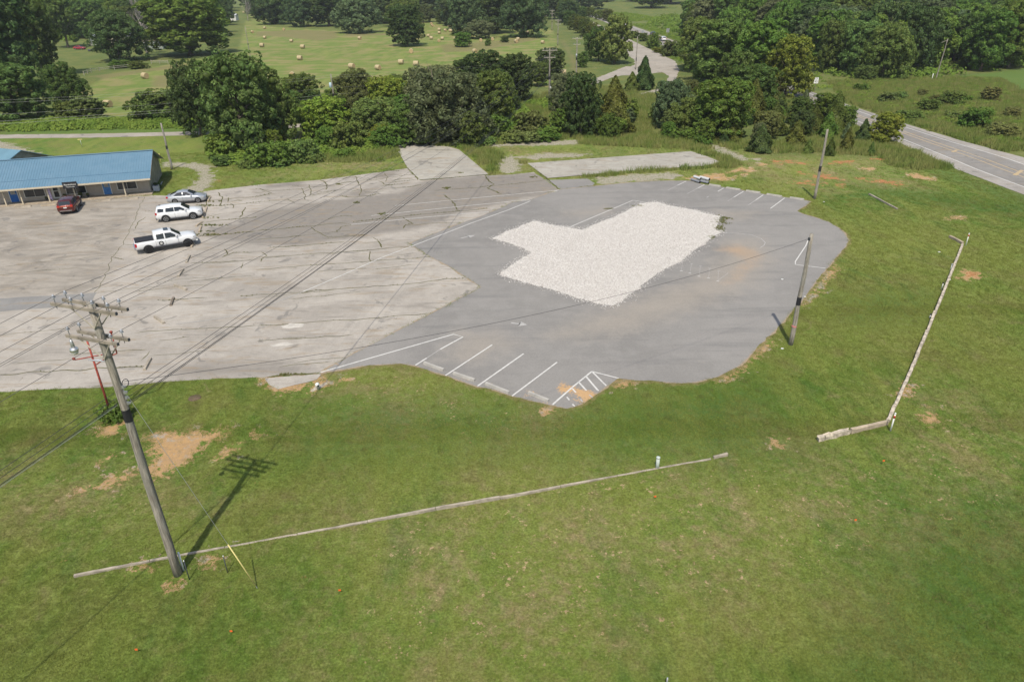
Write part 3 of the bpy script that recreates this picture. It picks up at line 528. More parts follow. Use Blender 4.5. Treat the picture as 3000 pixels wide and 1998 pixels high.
def crown_mesh(name, seed, h, rad, base, nlobe, nleaf, leaf, shape='round', droop=0.0):
    rg = np.random.default_rng(seed); lob = []
    for k in range(nlobe):
        t = (k + .5) / nlobe; zz = base + (h - base) * (.10 + .84 * t)
        u = (zz - base) / (h - base)
        if shape == 'round': rr = math.sqrt(max(.02, 1 - (abs(u - .42) / .62) ** 2.2))
        elif shape == 'oval': rr = math.sqrt(max(.02, 1 - (abs(u - .45) / .58) ** 2)) * .9
        elif shape == 'wide': rr = math.sqrt(max(.02, 1 - (abs(u - .35) / .7) ** 2.5)) * 1.05
        else: rr = (1 - u) ** .8
        an = k * 2.39996 + rg.uniform(-.5, .5); q = rg.uniform(.35, .82) * rr * rad
        r = rad * rg.uniform(.26, .42) * (.62 + .5 * rr)
        lob.append((q * math.cos(an), q * math.sin(an), min(zz, h - r * .75), r))
    lob.append((0, 0, base + (h - base) * .5, rad * .5)); lob = np.array(lob)
    w_ = lob[:, 3] ** 2; idx = rg.choice(len(lob), nleaf, p=w_ / w_.sum())
    D = rg.normal(size=(nleaf, 3)); D[:, 2] += .22; D /= np.linalg.norm(D, axis=1, keepdims=True)
    # each lobe carries a handful of leafy clumps; leaves sit on the outside of their clump
    K = 15; tw = rg.normal(size=(len(lob), K, 3)); tw[:, :, 2] += .35; tw /= np.linalg.norm(tw, axis=2, keepdims=True); tr = rg.uniform(.22, .44, (len(lob), K, 1)); te = rg.uniform(.62, .92, (len(lob), K, 1))
    ki = rg.integers(0, K, nleaf); T = tw[idx, ki] * te[idx, ki]; D = D + tw[idx, ki] * .8; D /= np.linalg.norm(D, axis=1, keepdims=True)
    C = lob[idx, :3] + (T + D * tr[idx, ki] * (rg.uniform(.4, 1.0, (nleaf, 1)) ** .4)) * lob[idx, 3:4] * np.array([1, 1, .85])
    if droop: C[:, 2] -= droop * rg.uniform(0, 1, nleaf) ** 2 * (np.hypot(C[:, 0], C[:, 1]) / rad)
    keep = np.ones(nleaf, bool)
    for j, (x, y, z, r) in enumerate(lob):
        d = np.linalg.norm((C - np.array([x, y, z])) / np.array([1, 1, .85]), axis=1); keep &= ~((d < r * .60) & (idx != j))
    C = C[keep]; D = D[keep]; D = D + rg.normal(size=D.shape) * .45 + np.array([0, 0, .35])
    if droop: D[:, 2] -= .3
    n = len(C); V, F = leaf_quads(C, D, leaf * rg.uniform(.6, 1.35, n), rg, 1.7 + droop * .4)
    lv = np.repeat(rg.uniform(0, 1, n) ** 1.3 * .8 + .1, 4)
    ev = []; ef = []
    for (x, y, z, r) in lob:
        a, f = ico(np.array([x, y, z]), r * .40, .8); b = sum(len(q) for q in ev); ev.append(a); ef += [[i + b for i in t] for t in f]  # added dark blob per lobe, painted stand-in for shade inside the crown
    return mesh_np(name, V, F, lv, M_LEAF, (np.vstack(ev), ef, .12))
def cedar_mesh(name, seed, h, rad, nleaf, leaf):
    rg = np.random.default_rng(seed); u = 1 - rg.uniform(0, 1, nleaf) ** .55; an = rg.uniform(0, 2 * math.pi, nleaf); ph = rg.uniform(0, 6, 5)
    prof = rad * (1 - u) ** .75 * (.72 + .16 * np.sin(an * 3 + ph[0] + u * 9) + .14 * np.sin(an * 5 + ph[1] - u * 14)) * np.minimum(1, .55 + u * 6)
    q = rg.uniform(.62, 1.05, nleaf) ** .7; C = np.column_stack([np.cos(an) * prof * q, np.sin(an) * prof * q, .12 * h + u * .88 * h - (1 - q) * .3])
    C[:, 2] = np.maximum(C[:, 2] - .12 * h * (1 - u), .05)
    D = np.column_stack([np.cos(an), np.sin(an), np.full(nleaf, .55)]) + rg.normal(size=(nleaf, 3)) * .5
    V, F = leaf_quads(C, D, leaf * rg.uniform(.6, 1.3, nleaf), rg, 2.2); ev = []; ef = []
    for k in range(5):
        t = k / 5; a, f = ico(np.array([0, 0, h * (.12 + .8 * t * .9)]), rad * (1 - t) ** .8 * .62, 1.5); b = sum(len(x) for x in ev); ev.append(a); ef += [[i + b for i in g] for g in f]  # added dark blobs up the stem, shade within the cedar painted in
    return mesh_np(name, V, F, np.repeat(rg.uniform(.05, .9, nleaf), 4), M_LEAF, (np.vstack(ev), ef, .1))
def trunk_mesh(name, seed, h, rad, base, r0, limbs=7, mat=None, dead=False):
    rg = random.Random(seed); mb = MB(); lean = (rg.uniform(-.3, .3), rg.uniform(-.3, .3)); top = h * (.95 if dead else .8)
    pts = [(lean[0] * t * 2, lean[1] * t * 2, top * t - (.2 if t == 0 else 0)) for t in (0, .08, .3, .55, .8, 1)]
    mb.tube(pts, [r0 * 1.45, r0 * 1.05, r0 * .85, r0 * .6, r0 * .35, r0 * .1], 8)
    def br(p, d, L, r, lev):
        q = [Vector(p)]; dd = Vector(d).normalized(); k = 4
        for i in range(k): dd = (dd + Vector((rg.uniform(-.25, .25), rg.uniform(-.25, .25), rg.uniform(-.05, .3)))).normalized(); q.append(q[-1] + dd * L / k)
        mb.tube(q, [r * (1 - .8 * i / k) for i in range(k + 1)], 5 if lev < 2 else 3, cap=False)
        if lev < (3 if dead else 1):
            for _ in range(5 if dead else 2):
                i = rg.randint(1, k); e = (dd + Vector((rg.uniform(-1, 1), rg.uniform(-1, 1), rg.uniform(-.2, .8)))); br(q[i], e, L * rg.uniform(.4, .62), r * .45, lev + 1)
    for k in range(limbs):
        t = rg.uniform(.22 if dead else .3, .85); an = k * 2.4 + rg.uniform(-.4, .4); z = top * t; p = Vector((lean[0] * t * 2, lean[1] * t * 2, z))
        br(p, (math.cos(an), math.sin(an), rg.uniform(.35, .9)), rad * rg.uniform(.65, .95) * (1.1 - .4 * t), r0 * .42, 0)
    me_o = mb.build(name, mat or M_BARK, None, smooth=True); me = me_o.data; bpy.data.objects.remove(me_o); return me
KIND = {}
def mk(k, seed, h, rad, base, nl, nf, leaf, shape='round', droop=0, r0=.3):
    KIND[k] = (crown_mesh('crown', seed, h, rad, base, nl, nf, leaf, shape, droop), trunk_mesh('trunk', seed, h, rad, base, r0), h, rad)
mk('oak1', 11, 13, 5.6, .9, 34, 24000, .29); mk('oak2', 12, 13, 5.2, .7, 30, 22000, .29, 'oval'); mk('oak3', 13, 12, 6.4, .9, 36, 25000, .29, 'wide'); mk('oak4', 14, 14, 5.0, 1.2, 28, 22000, .28, 'oval')
mk('elm1', 15, 11, 5.0, .2, 36, 24000, .25); mk('elm2', 16, 11, 5.6, .1, 34, 24000, .25, 'wide'); mk('willow', 17, 11, 6.2, .1, 38, 26000, .27, 'wide', 1.2)
mk('bush1', 21, 3.2, 2.2, .0, 18, 6500, .19, 'wide', r0=.07); mk('bush2', 22, 4.0, 1.9, .0, 16, 6500, .19, 'oval', r0=.07); mk('bush3', 23, 2.4, 2.3, -.1, 18, 6500, .18, 'wide', r0=.06)
for k, s, h, r, n in (('cedar1', 31, 8, 2.6, 11000), ('cedar2', 32, 8, 3.3, 13000), ('cedar3', 33, 5, 1.7, 7000)):
    KIND[k] = (cedar_mesh('crown', s, h, r, n, .22 if h > 6 else .17), trunk_mesh('trunk', s, h * .9, .5, 1, .14, 3), h, r)
DEADM = [trunk_mesh('trunk', 41 + i, 13, 5, 2, .26, 13, M_DEAD, True) for i in range(2)]
COLS = dict(mid=(.118, .180, .042), light=(.160, .232, .062), dark=(.078, .125, .038), yellow=(.205, .268, .040), grey=(.138, .180, .082), cedar=(.115, .145, .032), green=(.135, .222, .040), olive=(.160, .185, .058), far=(.098, .145, .058))
SHADOWLIST = []
def plant(kind, col, x, y, h, wd, label, cat, group=None, name=None, z=0.0):
    if kind == 'dead':
        o = empty('bare_tree', (x, y, z), random.uniform(0, 6)); c = bpy.data.objects.new('trunk', random.choice(DEADM)); link(c, o); o.scale = (wd / 10, wd / 10, h / 13)
        return tag(o, label, cat, group)
    cm, tm, H0, R0 = KIND[kind]; nm = name or ('cedar_tree' if kind.startswith('cedar') else 'shrub' if kind.startswith('bush') else 'broadleaf_tree')
    o = empty(nm, (x, y, z), random.uniform(0, 6.28)); s = wd / (2 * R0) ; o.scale = (s, s * random.uniform(.92, 1.08), h / H0)
    c = bpy.data.objects.new('crown', cm); cc = COLS[col]; j = random.uniform(.80, 1.22); k = random.uniform(.86, 1.16); c.color = (cc[0] * j * k, cc[1] * j, cc[2] * j, 1); link(c, o)
    t = bpy.data.objects.new('trunk', tm); link(t, o)
    return tag(o, label, cat, group)
def ptree(kind, col, px, pyb, pyt, wpx, label, cat='tree', group=None, name=None):
    x, y = G(px, pyb); h = htop(px, pyb, pyt); D = -(M3.T @ np.array([x, y, -CAMZ]))[2]; wd = wpx * D / FPX
    h = min(h, 24)
    return plant(kind, col, x, y, h, wd, label, cat, group, name)
T = [
 ('oak1','dark',30,262,-60,250,'tall dark tree at the far left edge of the field'),('oak2','mid',130,225,-40,150,'tall dark green tree behind the one at the left edge'),
 ('elm1','light',52,358,190,200,'pale green tree above the weedy strip at the left edge'),('elm2','mid',205,318,186,105,'small rounded green tree left of the nearest hay bale'),
 ('oak4','mid',200,140,-30,100,'tall upright tree just left of the beige shed'),('oak3','dark',352,180,34,152,'dark round spreading tree in front of the beige shed'),
 ('oak1','green',560,163,-12,250,'big bright green tree right of the bare grey tree'),('oak2','dark',655,75,-10,70,'dark tree tucked behind the big bright green tree'),
 ('elm1','light',725,442,158,215,'large pale green tree at the left end of the hedgerow'),('elm2','dark',590,395,180,140,'dark tree against the left side of the large pale green tree'),
 ('elm2','mid',800,415,205,150,'mid green tree against the right side of the large pale green tree'),
 ('elm1','mid',890,330,218,115,'dark rounded tree left of the transformer pole'),('elm1','yellow',965,412,285,165,'yellowish round tree hiding the foot of the transformer pole'),
 ('elm2','olive',1050,330,205,120,'olive tree just right of the transformer pole'),('elm1','yellow',1135,350,225,120,'bright yellow green tree in the middle of the hedgerow'),('elm2','light',1105,400,290,170,'pale leafy tree low in the middle of the hedgerow'),
 ('willow','grey',1265,330,195,190,'grey green tree with hanging foliage behind the low one'),('willow','grey',1310,412,215,235,'grey green drooping tree above the cracked concrete pad'),('elm1','mid',1215,420,300,120,'dark leafy tree left of the drooping grey green tree'),
 ('elm2','dark',1420,300,152,165,'dark bushy tree in the back of the hedgerow by the hay field'),('elm1','dark',1510,300,160,120,'dark round tree between hedgerow and vine covered tree'),('elm1','mid',1440,380,210,150,'dark tree at the right end of the hedgerow'),
 ('elm1','dark',1610,232,142,95,'vine smothered tree standing behind the double crossarm pole'),('oak1','dark',1193,136,16,118,'lone dark tree in the hay field with its shadow below'),
 ('oak3','grey',1053,98,-6,125,'grey green tree with pale dead limbs at the hay field edge'),('oak2','dark',965,78,-20,130,'dark tree left of the grey green tree with dead limbs'),('oak1','dark',800,72,-22,105,'dark dense tree left of the gap behind the hay field'),('oak3','dark',870,50,-20,100,'dark tree seen over the gap behind the hay field'),
 ('elm1','green',1357,138,96,55,'small round tree standing alone among hay bales'),('elm2','grey',1405,114,60,80,'grey green tree with a dead top behind the small round tree'),('oak1','dark',1450,98,-25,130,'big dark tree at the right side of the far hay field'),('oak3','dark',1535,86,-25,120,'big dark tree nearest the line of far poles'),
 ('elm2','olive',1240,66,15,70,'olive tree behind the far cluster of bales'),('elm1','mid',1305,70,28,65,'rounded tree right of the olive tree behind the far bales'),('oak2','dark',1370,72,10,60,'dark upright tree right of the far rounded tree'),
 ('oak1','light',1800,188,45,105,'large pale green tree beside the old road'),('elm2','mid',1752,180,80,80,'darker tree merging with the left of the pale tree by the old road'),('bush2','mid',1708,198,152,46,'dark bush at the foot of the pale tree by the old road'),
 ('cedar1','dark',1885,262,163,78,'pointed dark cedar inside the loop of the old road'),('cedar3','mid',1850,268,210,60,'low green cedar on the left of the pointed one'),
 ('elm1','dark',1700,398,215,112,'dark tree left of the broad brownish cedar'),('elm2','grey',1650,330,215,90,'grey green shrubby tree beside the dark tree'),('cedar2','cedar',1795,390,222,150,'broad brownish green cedar with a cone shape'),('elm2','green',1790,400,340,80,'bright shrub at the foot of the broad cedar'),
 ('elm2','grey',1960,375,235,110,'greyish shrubby tree at the left of the right thicket'),('elm1','green',2105,405,232,185,'large green tree in the middle of the right thicket'),('elm2','mid',2020,392,290,120,'dark rounded tree low in the right thicket'),
 ('elm1','mid',2190,330,190,150,'green tree behind the large one in the right thicket'),('cedar2','cedar',2200,360,230,110,'brown green cedar right of the large thicket tree'),('cedar2','dark',2225,445,365,95,'dark low cedar at the edge of the long concrete slab ground'),('cedar1','cedar',2145,415,350,75,'brownish cedar bush in front of the large thicket tree'),
 ('elm1','yellow',2300,285,105,140,'bright yellowish tree left of the speed limit sign'),('oak1','mid',2090,245,60,190,'tall green tree above the right end of the old road'),('oak2','green',2215,270,60,170,'tall bright tree behind the right thicket'),
 ('cedar3','cedar',2330,425,352,82,'squat cedar left of the tall leaning far pole'),('cedar3','mid',2367,448,408,38,'tiny cedar in front of the squat one'),('cedar3','cedar',2430,456,402,40,'small dark cedar just right of the far grey pole'),('cedar3','cedar',2478,444,372,52,'small cone cedar between the far pole and the round roadside tree'),
 ('cedar2','cedar',2440,385,268,105,'brown green cedar beside the speed limit sign'),('cedar2','cedar',2380,390,310,90,'olive cedar below the speed limit sign'),('elm1','green',2410,350,275,85,'green shrubby tree between cedars near the highway'),('elm1','yellow',2590,420,333,92,'round yellow green tree at the near edge of the highway'),('cedar3','dark',2525,418,348,62,'dark cedar against the left of the round roadside tree'),('cedar3','mid',2550,455,415,30,'tiny cedar in tall grass below the round roadside tree'),
 ('cedar2','cedar',2265,395,300,95,'olive cedar at the centre of the right cedar patch'),('elm1','mid',2150,300,150,120,'green tree under the tall bright trees of the right thicket')]
for k, c, px, b, t, wp, lab in T: ptree(k, c, px, b, t, wp, lab, 'bush' if k.startswith('bush') else 'tree')
ptree('dead','grey',432,160,-8,110,'bare grey tree behind the round dark tree'); ptree('dead','grey',122,120,-6,90,'bare grey tree among the dark trees at upper left'); ptree('dead','grey',727,62,-8,40,'thin dead tree on the far field')
# shrubs
BS = [('bush2','olive',270,352,285,115,'olive bush left of the nearest hay bale'),('bush1','mid',205,352,300,80,'dark bush on the weedy strip behind the blue roof'),('bush1','mid',455,352,268,150,'bush right of the nearest hay bale'),('bush2','dark',545,355,262,120,'dark bush beside the large pale tree'),('bush1','green',650,462,395,90,'bright vine covered bush at the foot of the large pale tree'),
 ('bush3','green',790,482,420,130,'bright vine mound below the hedgerow left part'),('bush3','light',880,470,415,110,'pale weedy mound below the yellowish round tree'),('bush1','mid',1020,440,360,110,'dark bush under the middle hedgerow'),('bush1','green',1130,432,370,110,'green bush left of the cracked concrete pad top'),('bush2','mid',1380,430,330,90,'bush right of the cracked concrete pad top'),('bush1','grey',1390,405,350,60,'grey bush touching the overhead wires'),
 ('bush2','green',1465,405,340,90,'bright bush between hedgerow and tall weeds'),('bush1','olive',1560,400,330,110,'brownish weedy bush below the double crossarm pole'),('bush1','green',1600,410,375,90,'low green bush on the weedy bank'),('bush3','olive',1530,412,385,120,'low olive weeds near the broken slab strip'),('bush2','olive',1650,300,250,50,'olive shrub beside the service road'),
 ('bush1','mid',1935,355,300,70,'dark shrub at the left end of the right thicket'),('bush3','green',2010,410,380,90,'low green shrub in front of the right thicket'),('bush1','green',2060,425,385,60,'bright shrub in front of the right thicket'),('bush2','grey',1995,340,270,80,'grey shrub behind the right thicket edge'),
 ('bush1','mid',2680,215,180,45,'shrub against the dark wood near the white marker'),('bush1','green',2850,375,320,95,'dark bush on the bank beyond the highway'),('bush2','mid',2720,330,290,70,'dark bush on the bank nearest the round tree'),('bush2','olive',2900,300,255,60,'olive bush at the top of the bank beyond the highway'),('bush3','olive',2930,400,365,100,'brownish low bush on the bank by the right edge'),('bush1','mid',2780,310,270,80,'green bush in the middle of the bank beyond the highway'),('bush1','olive',2600,300,270,60,'small dark bush on the bank above the highway'),('bush3','mid',2660,350,325,80,'low bush just above the highway verge'),
 ('bush2','green',1916,143,97,36,'bright bush between old road and highway'),('bush1','mid',1912,140,105,50,'dark bush beside the bright one near the highway'),('bush1','olive',1960,165,120,55,'olive bush at the old road edge'),('bush2','yellow',1925,155,140,40,'yellow weeds at the old road edge'),('bush1','mid',1860,112,92,35,'small bush between old road and highway'),('bush1','mid',1885,122,98,35,'second small bush between old road and highway'),('bush2','mid',1990,170,120,50,'bush at the wide corner of the old road'),
 ('bush1','green',350,200,178,70,'low bush in front of the dark round tree'),('bush1','mid',405,202,180,60,'low bush by the end of the wooden rail fence'),('bush1','mid',1430,135,115,22,'tiny shrub alone in the far hay field'),('bush1','dark',1480,125,108,28,'small dark shrub between far hay bales')]
for k, c, px, b, t, wp, lab in BS: ptree(k, c, px, b, t, wp, lab, 'bush')
# shrub rows along the old road
for i, (px, b, t, wp) in enumerate([(1668,75,32,40),(1685,88,42,42),(1700,98,50,44),(1715,108,55,44),(1735,112,66,40),(1752,100,78,30),(1700,60,20,40),(1728,52,22,34),(1756,58,30,34),(1780,62,28,36),(1795,72,40,34)]):
    ptree(random.choice(['elm1', 'elm2']), random.choice(['mid', 'green', 'cedar']), px, b, t, wp, 'small tree in the row beside the narrow far end of the old road', 'tree', 'row of small trees by the far old road')
for i, (px, b_, t_, wp_) in enumerate([(655,482,458,75),(735,490,470,70),(820,484,466,70),(920,474,452,70),(1010,462,440,70),(1490,415,390,70),(1420,425,402,60)]):
    ptree(random.choice(['bush3', 'bush1']), random.choice(['light', 'green', 'yellow', 'light']), px, b_, t_, wp_, 'bright vine covered mound at the foot of the hedgerow', 'bush', 'vine mounds along the foot of the hedgerow')
ADJ = dict(dark='dark green', mid='mid green', green='bright green', grey='grey green', light='pale green', far='dull green', olive='olive', yellow='yellow green', cedar='brownish green')
def inside(p, poly): return sdist(np.array([p]), poly)[0] > 0
def forest(poly, spacing, hr, cols, label, group, kinds=('oak1', 'oak2', 'oak3', 'oak4'), wr=(.75, .95), lim=400, seed=1):
    rg = random.Random(seed); A = np.array(poly); out = []
    y = A[:, 1].min()
    while y < A[:, 1].max():
        sp = spacing * (1 + max(0, y - 200) / 600); x = A[:, 0].min() + rg.uniform(0, sp)
        while x < A[:, 0].max():
            p = (x + rg.uniform(-.35, .35) * sp, y + rg.uniform(-.3, .3) * sp)
            if inside(p, poly): out.append(p)
            x += sp
        y += sp * .9
    q_ = [proj(*p, 5)[0] for p in out[:lim]]; pxr = (max(0, min(q_)), min(3000, max(q_)))
    for p in out[:lim]:
        if abs(proj(*p, 8)[0] - 1500) > 1750: continue
        h = rg.uniform(*hr); sc = 1 + max(0, p[1] - 200) / 700; zz = gz(*p)
        cl = rg.choice(cols); kd = rg.choice(kinds); u = (p[1] - A[:, 1].min()) / (np.ptp(A[:, 1]) + 1e-6); pxx = proj(p[0], p[1], 5)[0]; lo_, hi_ = pxr; v = (pxx - lo_) / (hi_ - lo_ + 1e-6)
        szw = 'tall' if h > hr[0] + .6 * (hr[1] - hr[0]) else 'lower'; row = 'front' if u < .18 else 'middle' if u < .5 else 'back'; side = 'left end' if v < .25 else 'left half' if v < .5 else 'right half' if v < .75 else 'right end'
        plant(kd, cl, p[0], p[1], h * (1 + (sc - 1) * .25), h * rg.uniform(*wr) * sc, f'{szw} {ADJ[cl]} ' + label + f', {row} rows, {side}', 'tree', group, z=zz)
def gz(x, y):
    f = min(1, max(0, (y - 520) / 500)); f = f * f * (3 - 2 * f); return f * (14 + 10 * math.sin(x / 210) + 7 * math.sin(y / 170 + x / 330)) + min(1, max(0, (abs(x) - 260) / 500)) * 12
CF = ['dark', 'dark', 'mid', 'mid', 'green', 'green', 'grey', 'light']
# wood beyond the highway, right
FW = [G(2400,205), G(2480,235), G(2560,236), G(2640,235), G(2740,228), G(2860,214), G(3000,196), G(3120,185), (210,330), (240,420), (180,470), (95,470), (73,400), (74,350), (76,290), (78,250), G(2330,160)]
forest(FW, 10.2, (12, 17), CF, 'tree in the wood beyond the highway', 'trees of the wood beyond the highway', lim=112, seed=5)
ptree('oak1','yellow',2635,215,55,100,'bright yellow green tree in the dark wood wall'); ptree('elm2','light',2530,238,190,60,'pale low tree at the foot of the wood wall'); 
# wood near side of highway, behind thicket
forest([(48.5,168),(57,168),(56,206),(53.5,228),(51.5,232),(49.5,205)], 8, (10,14), ['mid','green','dark'], 'tree between old road and highway', 'trees between old road and highway', lim=14, seed=6)
forest([G(600,452),G(850,462),G(1150,428),G(1180,395),G(1500,395),G(1560,330),G(1500,322),G(1350,338),G(1150,352),G(950,378),G(700,405),G(600,410)], 6.6, (2.8,5.4), ['mid','green','light','olive','dark','yellow'], 'tree in the tangled hedgerow', 'smaller trees in the tangled hedgerow', kinds=('elm1','elm2'), wr=(.85,1.2), lim=55, seed=31)
forest([G(590,385),G(1000,350),G(1350,310),G(1600,268),G(1600,240),G(1300,262),G(1000,295),G(700,335),G(590,350)], 9, (3.5,6), ['mid','green','dark','olive'], 'tree behind the hedgerow', 'back row of the hedgerow', kinds=('elm1','elm2'), wr=(.9,1.2), lim=26, seed=32)
forest([G(1905,395),G(1960,412),G(2100,430),G(2230,445),G(2300,420),G(2440,425),G(2520,425),G(2480,350),G(2380,330),G(2280,290),G(2100,262),G(1985,280)], 5.6, (2.2,4.6), ['mid','green','grey','cedar','olive','dark','green','light'], 'shrub in the thicket by the highway', 'thicket between the lot and the highway', kinds=('elm1','elm2','bush2','cedar1','elm1'), wr=(.75,1.05), lim=70, seed=41)
forest([G(1640,405),G(1850,408),G(1840,330),G(1700,290),G(1650,320)], 5.5, (2.5,4.5), ['mid','green','grey','olive'], 'shrub around the broad cedar', 'shrubs around the broad cedar', kinds=('elm1','elm2','bush2'), wr=(.8,1.1), lim=16, seed=42)
for i, (px, py) in enumerate([(2520,268),(2640,292),(2740,300),(2830,300),(2880,345),(2960,345),(2900,385),(2790,350),(2700,285)]):
    x, y = G(px, py); hh = random.uniform(.9, 1.9); plant(random.choice(['bush1','bush3']), random.choice(['olive','green','light']), x, y, hh, hh * random.uniform(1.6, 2.8), 'low scrubby bush on the rough bank beyond the highway', 'bush', 'scrub on the bank beyond the highway')
# far woods, left and centre
forest([(-300,345),(-150,340),(-130,350),(-160,430),(-330,430)], 15, (13,18), CF, 'tree in the upper left wood', 'trees of the upper left wood', lim=40, seed=7)
forest([(-190,470),(-90,400),(-30,330),(-8,330),(8,300),(14,400),(20,480),(30,560),(-220,640)], 26, (13,17), ['far','dark','far','mid'], 'tree in the wood behind the hay field', 'trees of the far centre wood', lim=50, wr=(.85,1.1), seed=8)
forest([(-420,560),(40,600),(30,700),(-460,700)], 34, (13,17), ['far','far','mid'], 'tree on the far skyline', 'trees along the far skyline', lim=32, wr=(1.1,1.5), seed=9)
forest([(26,420),(33,400),(44,520),(34,700),(25,700)], 14, (8,12), ['far','mid'], 'tree by the far old road', 'trees at the far end of the old road', lim=16, wr=(.9,1.2), seed=10)
forest([(60,560),(300,480),(420,700),(60,760)], 32, (13,17), ['far','far','mid'], 'tree on the far right skyline', 'trees on the far right skyline', lim=26, wr=(1.1,1.5), seed=12)

# ------------------------------------------------------------ scattered stuff
def scatter(name, P, Zs, scl, tint, src, label, mat_attr=True):
    me = bpy.data.meshes.new(name); n = len(P); me.vertices.add(n); me.vertices.foreach_set('co', np.column_stack([P, Zs]).astype(np.float32).ravel())
    setattr_f(me, 'scl', scl); setattr_f(me, 'tint', tint); setattr_f(me, 'rz', rng.uniform(0, 6.28, n))
    o = bpy.data.objects.new(name, me); link(o); tag(o, label, kind='stuff')
    g = bpy.data.node_groups.new(name, 'GeometryNodeTree'); g.interface.new_socket('Geometry', in_out='INPUT', socket_type='NodeSocketGeometry'); g.interface.new_socket('Geometry', in_out='OUTPUT', socket_type='NodeSocketGeometry')
    gi = g.nodes.new('NodeGroupInput'); go = g.nodes.new('NodeGroupOutput'); ip = g.nodes.new('GeometryNodeInstanceOnPoints'); oi = g.nodes.new('GeometryNodeObjectInfo'); oi.inputs['Object'].default_value = src; oi.inputs['As Instance'].default_value = True
    def na(nm): a = g.nodes.new('GeometryNodeInputNamedAttribute'); a.data_type = 'FLOAT'; a.inputs[0].default_value = nm; return a.outputs[0]
    cx = g.nodes.new('ShaderNodeCombineXYZ'); g.links.new(na('rz'), cx.inputs[2]); g.links.new(gi.outputs[0], ip.inputs['Points']); g.links.new(oi.outputs['Geometry'], ip.inputs['Instance']); g.links.new(cx.outputs[0], ip.inputs['Rotation']); g.links.new(na('scl'), ip.inputs['Scale']); g.links.new(ip.outputs[0], go.inputs[0])
    md = o.modifiers.new('scatter', 'NODES'); md.node_group = g; return o
def src_obj(name, me): return bpy.data.objects.new(name, me)
def tuft(name, seed, n, r, h, wdt, mat, lean=.5):
    rg = random.Random(seed); mb = MB()
    for _ in range(n):
        a = rg.uniform(0, 6.28); q = r * math.sqrt(rg.random()); x, y = q * math.cos(a), q * math.sin(a); b = rg.uniform(0, 6.28); hh = h * rg.uniform(.55, 1.15); l = lean * hh * rg.uniform(.3, 1.2); t = rg.uniform(0, 6.28)
        ex, ey = wdt * math.cos(b), wdt * math.sin(b); mb.add([(x - ex, y - ey, -.02), (x + ex, y + ey, -.02), (x + l * math.cos(t), y + l * math.sin(t), hh)], [(0, 1, 2)])
    o = mb.build(name, mat, fix=False); me = o.data; bpy.data.objects.remove(o); return me
def grass_mat(name, extra=None, base=None):
    m = bpy.data.materials.new(name); m.use_nodes = True; nt = m.node_tree; nt.nodes.clear(); out = N(nt, 'ShaderNodeOutputMaterial')
    tint = attr(nt, 'tint', 'INSTANCER')
    if base is None: c = grass_colour(nt, pos(nt), tint)
    else: c = mix(nt, tint, base[0], base[1])
    nrm = N(nt, 'ShaderNodeCombineXYZ'); nrm.inputs[2].default_value = 1
    geo = N(nt, 'ShaderNodeNewGeometry'); vm = N(nt, 'ShaderNodeVectorMath', operation='MULTIPLY_ADD'); nt.links.new(geo.outputs['Normal'], vm.inputs[0]); vm.inputs[1].default_value = (.45, .45, .45); vm.inputs[2].default_value = (0, 0, .8)
    d = N(nt, 'ShaderNodeBsdfDiffuse'); t = N(nt, 'ShaderNodeBsdfTranslucent'); nt.links.new(c, d.inputs[0]); nt.links.new(c, t.inputs[0]); nt.links.new(vm.outputs[0], d.inputs['Normal'])
    mx = N(nt, 'ShaderNodeMixShader'); mx.inputs[0].default_value = .2; nt.links.new(d.outputs[0], mx.inputs[1]); nt.links.new(t.outputs[0], mx.inputs[2]); nt.links.new(mx.outputs[0], out.inputs[0]); return m
M_GRASS = grass_mat('grass_blades'); M_TALL = grass_mat('tall_grass_blades', base=((.115, .172, .036), (.225, .225, .080))); M_WEED = grass_mat('weed_leaves', base=((.105, .135, .038), (.185, .175, .070)))
def ysample(n, y0, y1, x0=None, x1=None):
    y = rng.uniform(y0, y1, n); hw = 8 + .80 * y
    x = rng.uniform(-1, 1, n) * hw if x0 is None else rng.uniform(x0, x1, n); return np.column_stack([x, y])
def gz_np(P):
    dpv = np.minimum.reduce([np.clip(-sdist(P, q), 0, 6) for q in (NEWASPH, OLD)])
    return np.clip(dpv - .5, 0, 4) / 4 * .10 * (np.sin(P[:, 0] * .31 + 1.3 * np.sin(P[:, 1] * .17)) + .6 * np.sin(P[:, 1] * .43 + P[:, 0] * .2)) * np.clip((62 - P[:, 1]) / 8, 0, 1) * .6
HARD = [NEWASPH, OLD, PAD1, PAD2, PATCHG, APRONP, HWY]
def off_hard(P, m=.0):
    k = np.ones(len(P), bool)
    for q in HARD: k &= sdist(P, q) < m
    return k
def off_soil(P):
    k = field(P, DIRT + WHITEG, -1.5, 1.5) + rng.normal(0, .35, len(P)) < -.05
    return k & (field(P, RED, -1.5, 1.5) + rng.normal(0, .6, len(P)) < .1)
def lawn(n, y0, y1, s):
    P = ysample(n, y0, y1); P = P[off_hard(P, -.03) | (off_hard(P, .14) & (rng.uniform(0, 1, len(P)) < .4))]; P = P[off_soil(P)]; dry = np.clip(field(P, DRY, -4, 4) / 8 + .5, 0, 1)
    k = rng.uniform(0, 1, len(P)) > dry * .55; P = P[k]; dry = dry[k]
    return P, rng.uniform(.7, 1.3, len(P)) * s, dry
A_ = [lawn(110000, 16, 36, .95), lawn(80000, 34, 52, 1.1), lawn(80000, 50, 84, 1.5), lawn(30000, 84, 112, 2.0)]
P_ = np.vstack([a[0] for a in A_]); k_ = (P_[:, 0] < 61.5)
